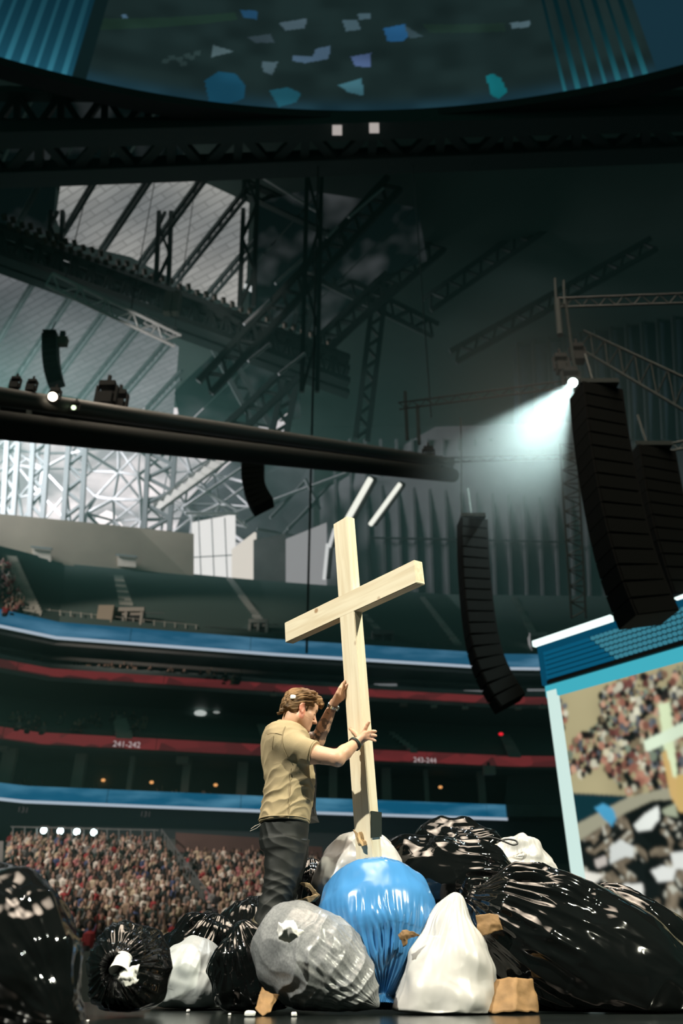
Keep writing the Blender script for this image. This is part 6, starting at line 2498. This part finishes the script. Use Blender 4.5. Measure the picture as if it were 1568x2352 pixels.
def rows_of(rows, Y, hw, dx=0):
    zz, c0, aa = [], [], []
    for row in rows:
        a_, b__ = W(row[1] + dx, row[0], Y), W(row[2] + dx, row[0], Y)
        zz.append((a_[2] + b__[2]) / 2)
        c0.append((a_[0] + b__[0]) / 2)
        aa.append((b__[0] - a_[0]) / 2)
    return zz, c0, aa


zz, c0, aa = rows_of(tr_rows, YM, None)
tf.column(zz, c0, [YM] * 4, aa, [q_[3] for q_ in tr_rows], .02, 2.2)
zz, c0, aa = rows_of(leg_rows, 5.06, None)
tf.column(zz, c0, np.linspace(5.07, 5.05, 8), aa, np.linspace(.098, .082, 8), .03, 2.2)
zz, c0, aa = rows_of(leg_rows, 5.26, None, 9)
tf.column(zz, c0, np.linspace(5.24, 5.29, 8), np.array(aa) * .96, np.linspace(.095, .080, 8), .015, 2.2)
tv, tq = tf.surface(2)
del tf
tn = vnormals(tv, tq)
wob = noise(tv * 5.5, 41)
fz = (1 - 2 * np.abs(np.sin((tv[:, 2] * .9 + tv[:, 0] * .55) * 36 + 4.0 * wob)))
fz2 = (1 - 2 * np.abs(np.sin((tv[:, 2] * .95 - tv[:, 0] * .5) * 52 + 4.4 * wob)))
low = sstep(.75, .40, tv[:, 2])
tv = tv + tn * (.0050 * fz * (.4 + .6 * low) + .0045 * fz2 * low + .006 * noise(tv * np.array([9, 9, 5]), 43) + .0028 * noise(tv * 22, 44))[:, None]
M['trousers'] = mat('trousers', (.009, .011, .010), .55, bump=(500, .2), spec=.35)
to = fast_mesh('trousers', tv, tq, M['trousers'], True, man, MR)
to['label'] = 'dark charcoal trousers'
sm_ = [W(652, y, 4.965) + np.array([0, 0, 0]) for y in (1895,)]
# boots
M['boot'] = mat('boot', (.075, .062, .035), .6, bump=(60, .3))
bf = Field((-.85, 4.80, .14), (-.15, 5.48, .55), .0045)
for (an, Yb, dx) in ((anR, 5.05, 0), (anL, 5.28, 10)):
    bf.cone(W(602 + dx, 2128, Yb), W(599 + dx, 2158, Yb), .068, .058, .01)
    bf.cone(W(592 + dx, 2166, Yb), W(650 + dx, 2172, Yb - .02), .046, .040, .03)
    bf.cone(W(650 + dx, 2172, Yb - .02), W(668 + dx, 2174, Yb - .02), .042, .034, .01)
bv, bq = bf.surface(2)
bn = vnormals(bv, bq)
bv = bv + bn * (.006 * noise(bv * np.array([16, 16, 34]), 51))[:, None]
bt = fast_mesh('boots', bv, bq, M['boot'], True, man, MR)
bt['label'] = 'brown boots'

# --- watch, bracelets, ring -------------------------------------------------------------
M['chrome'] = mat('chrome', (.75, .75, .72), .18, 1.0)
ad = (wrL - elL) / np.linalg.norm(wrL - elL)
Rw = basis(ad)
wc = wrL - ad * .022
for k_ in range(20):
    a_ = 2 * math.pi * k_ / 20
    rd = math.cos(a_) * Rw[:, 0] + math.sin(a_) * Rw[:, 1]
    tg = -math.sin(a_) * Rw[:, 0] + math.cos(a_) * Rw[:, 1]
    lk_ = boxo('watch_link', wc + rd * .0345, (.0058, .0095, .018), M['chrome'], man, MR, np.stack([rd, tg, ad], 1))
camdir = -wc / np.linalg.norm(wc)
rd = np.array([.9, -.1, -.42])
rd = rd - ad * np.dot(rd, ad)
rd /= np.linalg.norm(rd)
pa = wc + rd * .034
vs, fs = tube_mesh([pa, pa + rd * .004, pa + rd * .010], [.019, .020, .018], 20)
wo = mesh('watch_case', vs, fs + [tuple(range(40, 60))], M['chrome'], True, man, MR)
wo['label'] = 'steel wristwatch'
for o_ in [x for x in man.children if x.name.startswith('watch_link')]:
    reparent(o_, wo)
ad = (wrR - elR) / np.linalg.norm(wrR - elR)
Rw = basis(ad)
for nm, off_, rr_, th_, m_, lb_ in (('bracelet', -.024, .0385, .0055, mat('band_green', (.012, .035, .025), .5), 'dark green wristband'), ('bracelet', -.034, .0395, .0040, mat('band_black', (.012, .012, .012), .5), 'black wristband'), ('bracelet', .004, .034, .0030, M['chrome'], 'thin silver bracelet')):
    cc_ = wrR + ad * off_
    rp = [cc_ + rr_ * (math.cos(a_) * Rw[:, 0] + math.sin(a_) * Rw[:, 1]) for a_ in np.linspace(0, 2 * math.pi, 29)[:-1]]
    vs, fs = tube_mesh(rp, th_, 6, True)
    o = mesh(nm, vs, fs, m_, True, man, MR)
    o['label'] = lb_
fd = hand(858, 1689, .016) - hand(851, 1689, .020)
fd /= np.linalg.norm(fd)
Rf = basis(fd)
rp = [hand(852.5, 1689, .0195) + .0122 * (math.cos(a_) * Rf[:, 0] + math.sin(a_) * Rf[:, 1]) for a_ in np.linspace(0, 2 * math.pi, 21)[:-1]]
vs, fs = tube_mesh(rp, .0022, 6, True)
mesh('finger_ring', vs, fs, M['chrome'], True, man, MR)['label'] = 'silver finger ring'
# foam chip caught in his hair
pebble(672.5, 1601, 5.035, .017, 'white foam chip caught in the man\'s hair', None, 9, (1.05, .5, .8))
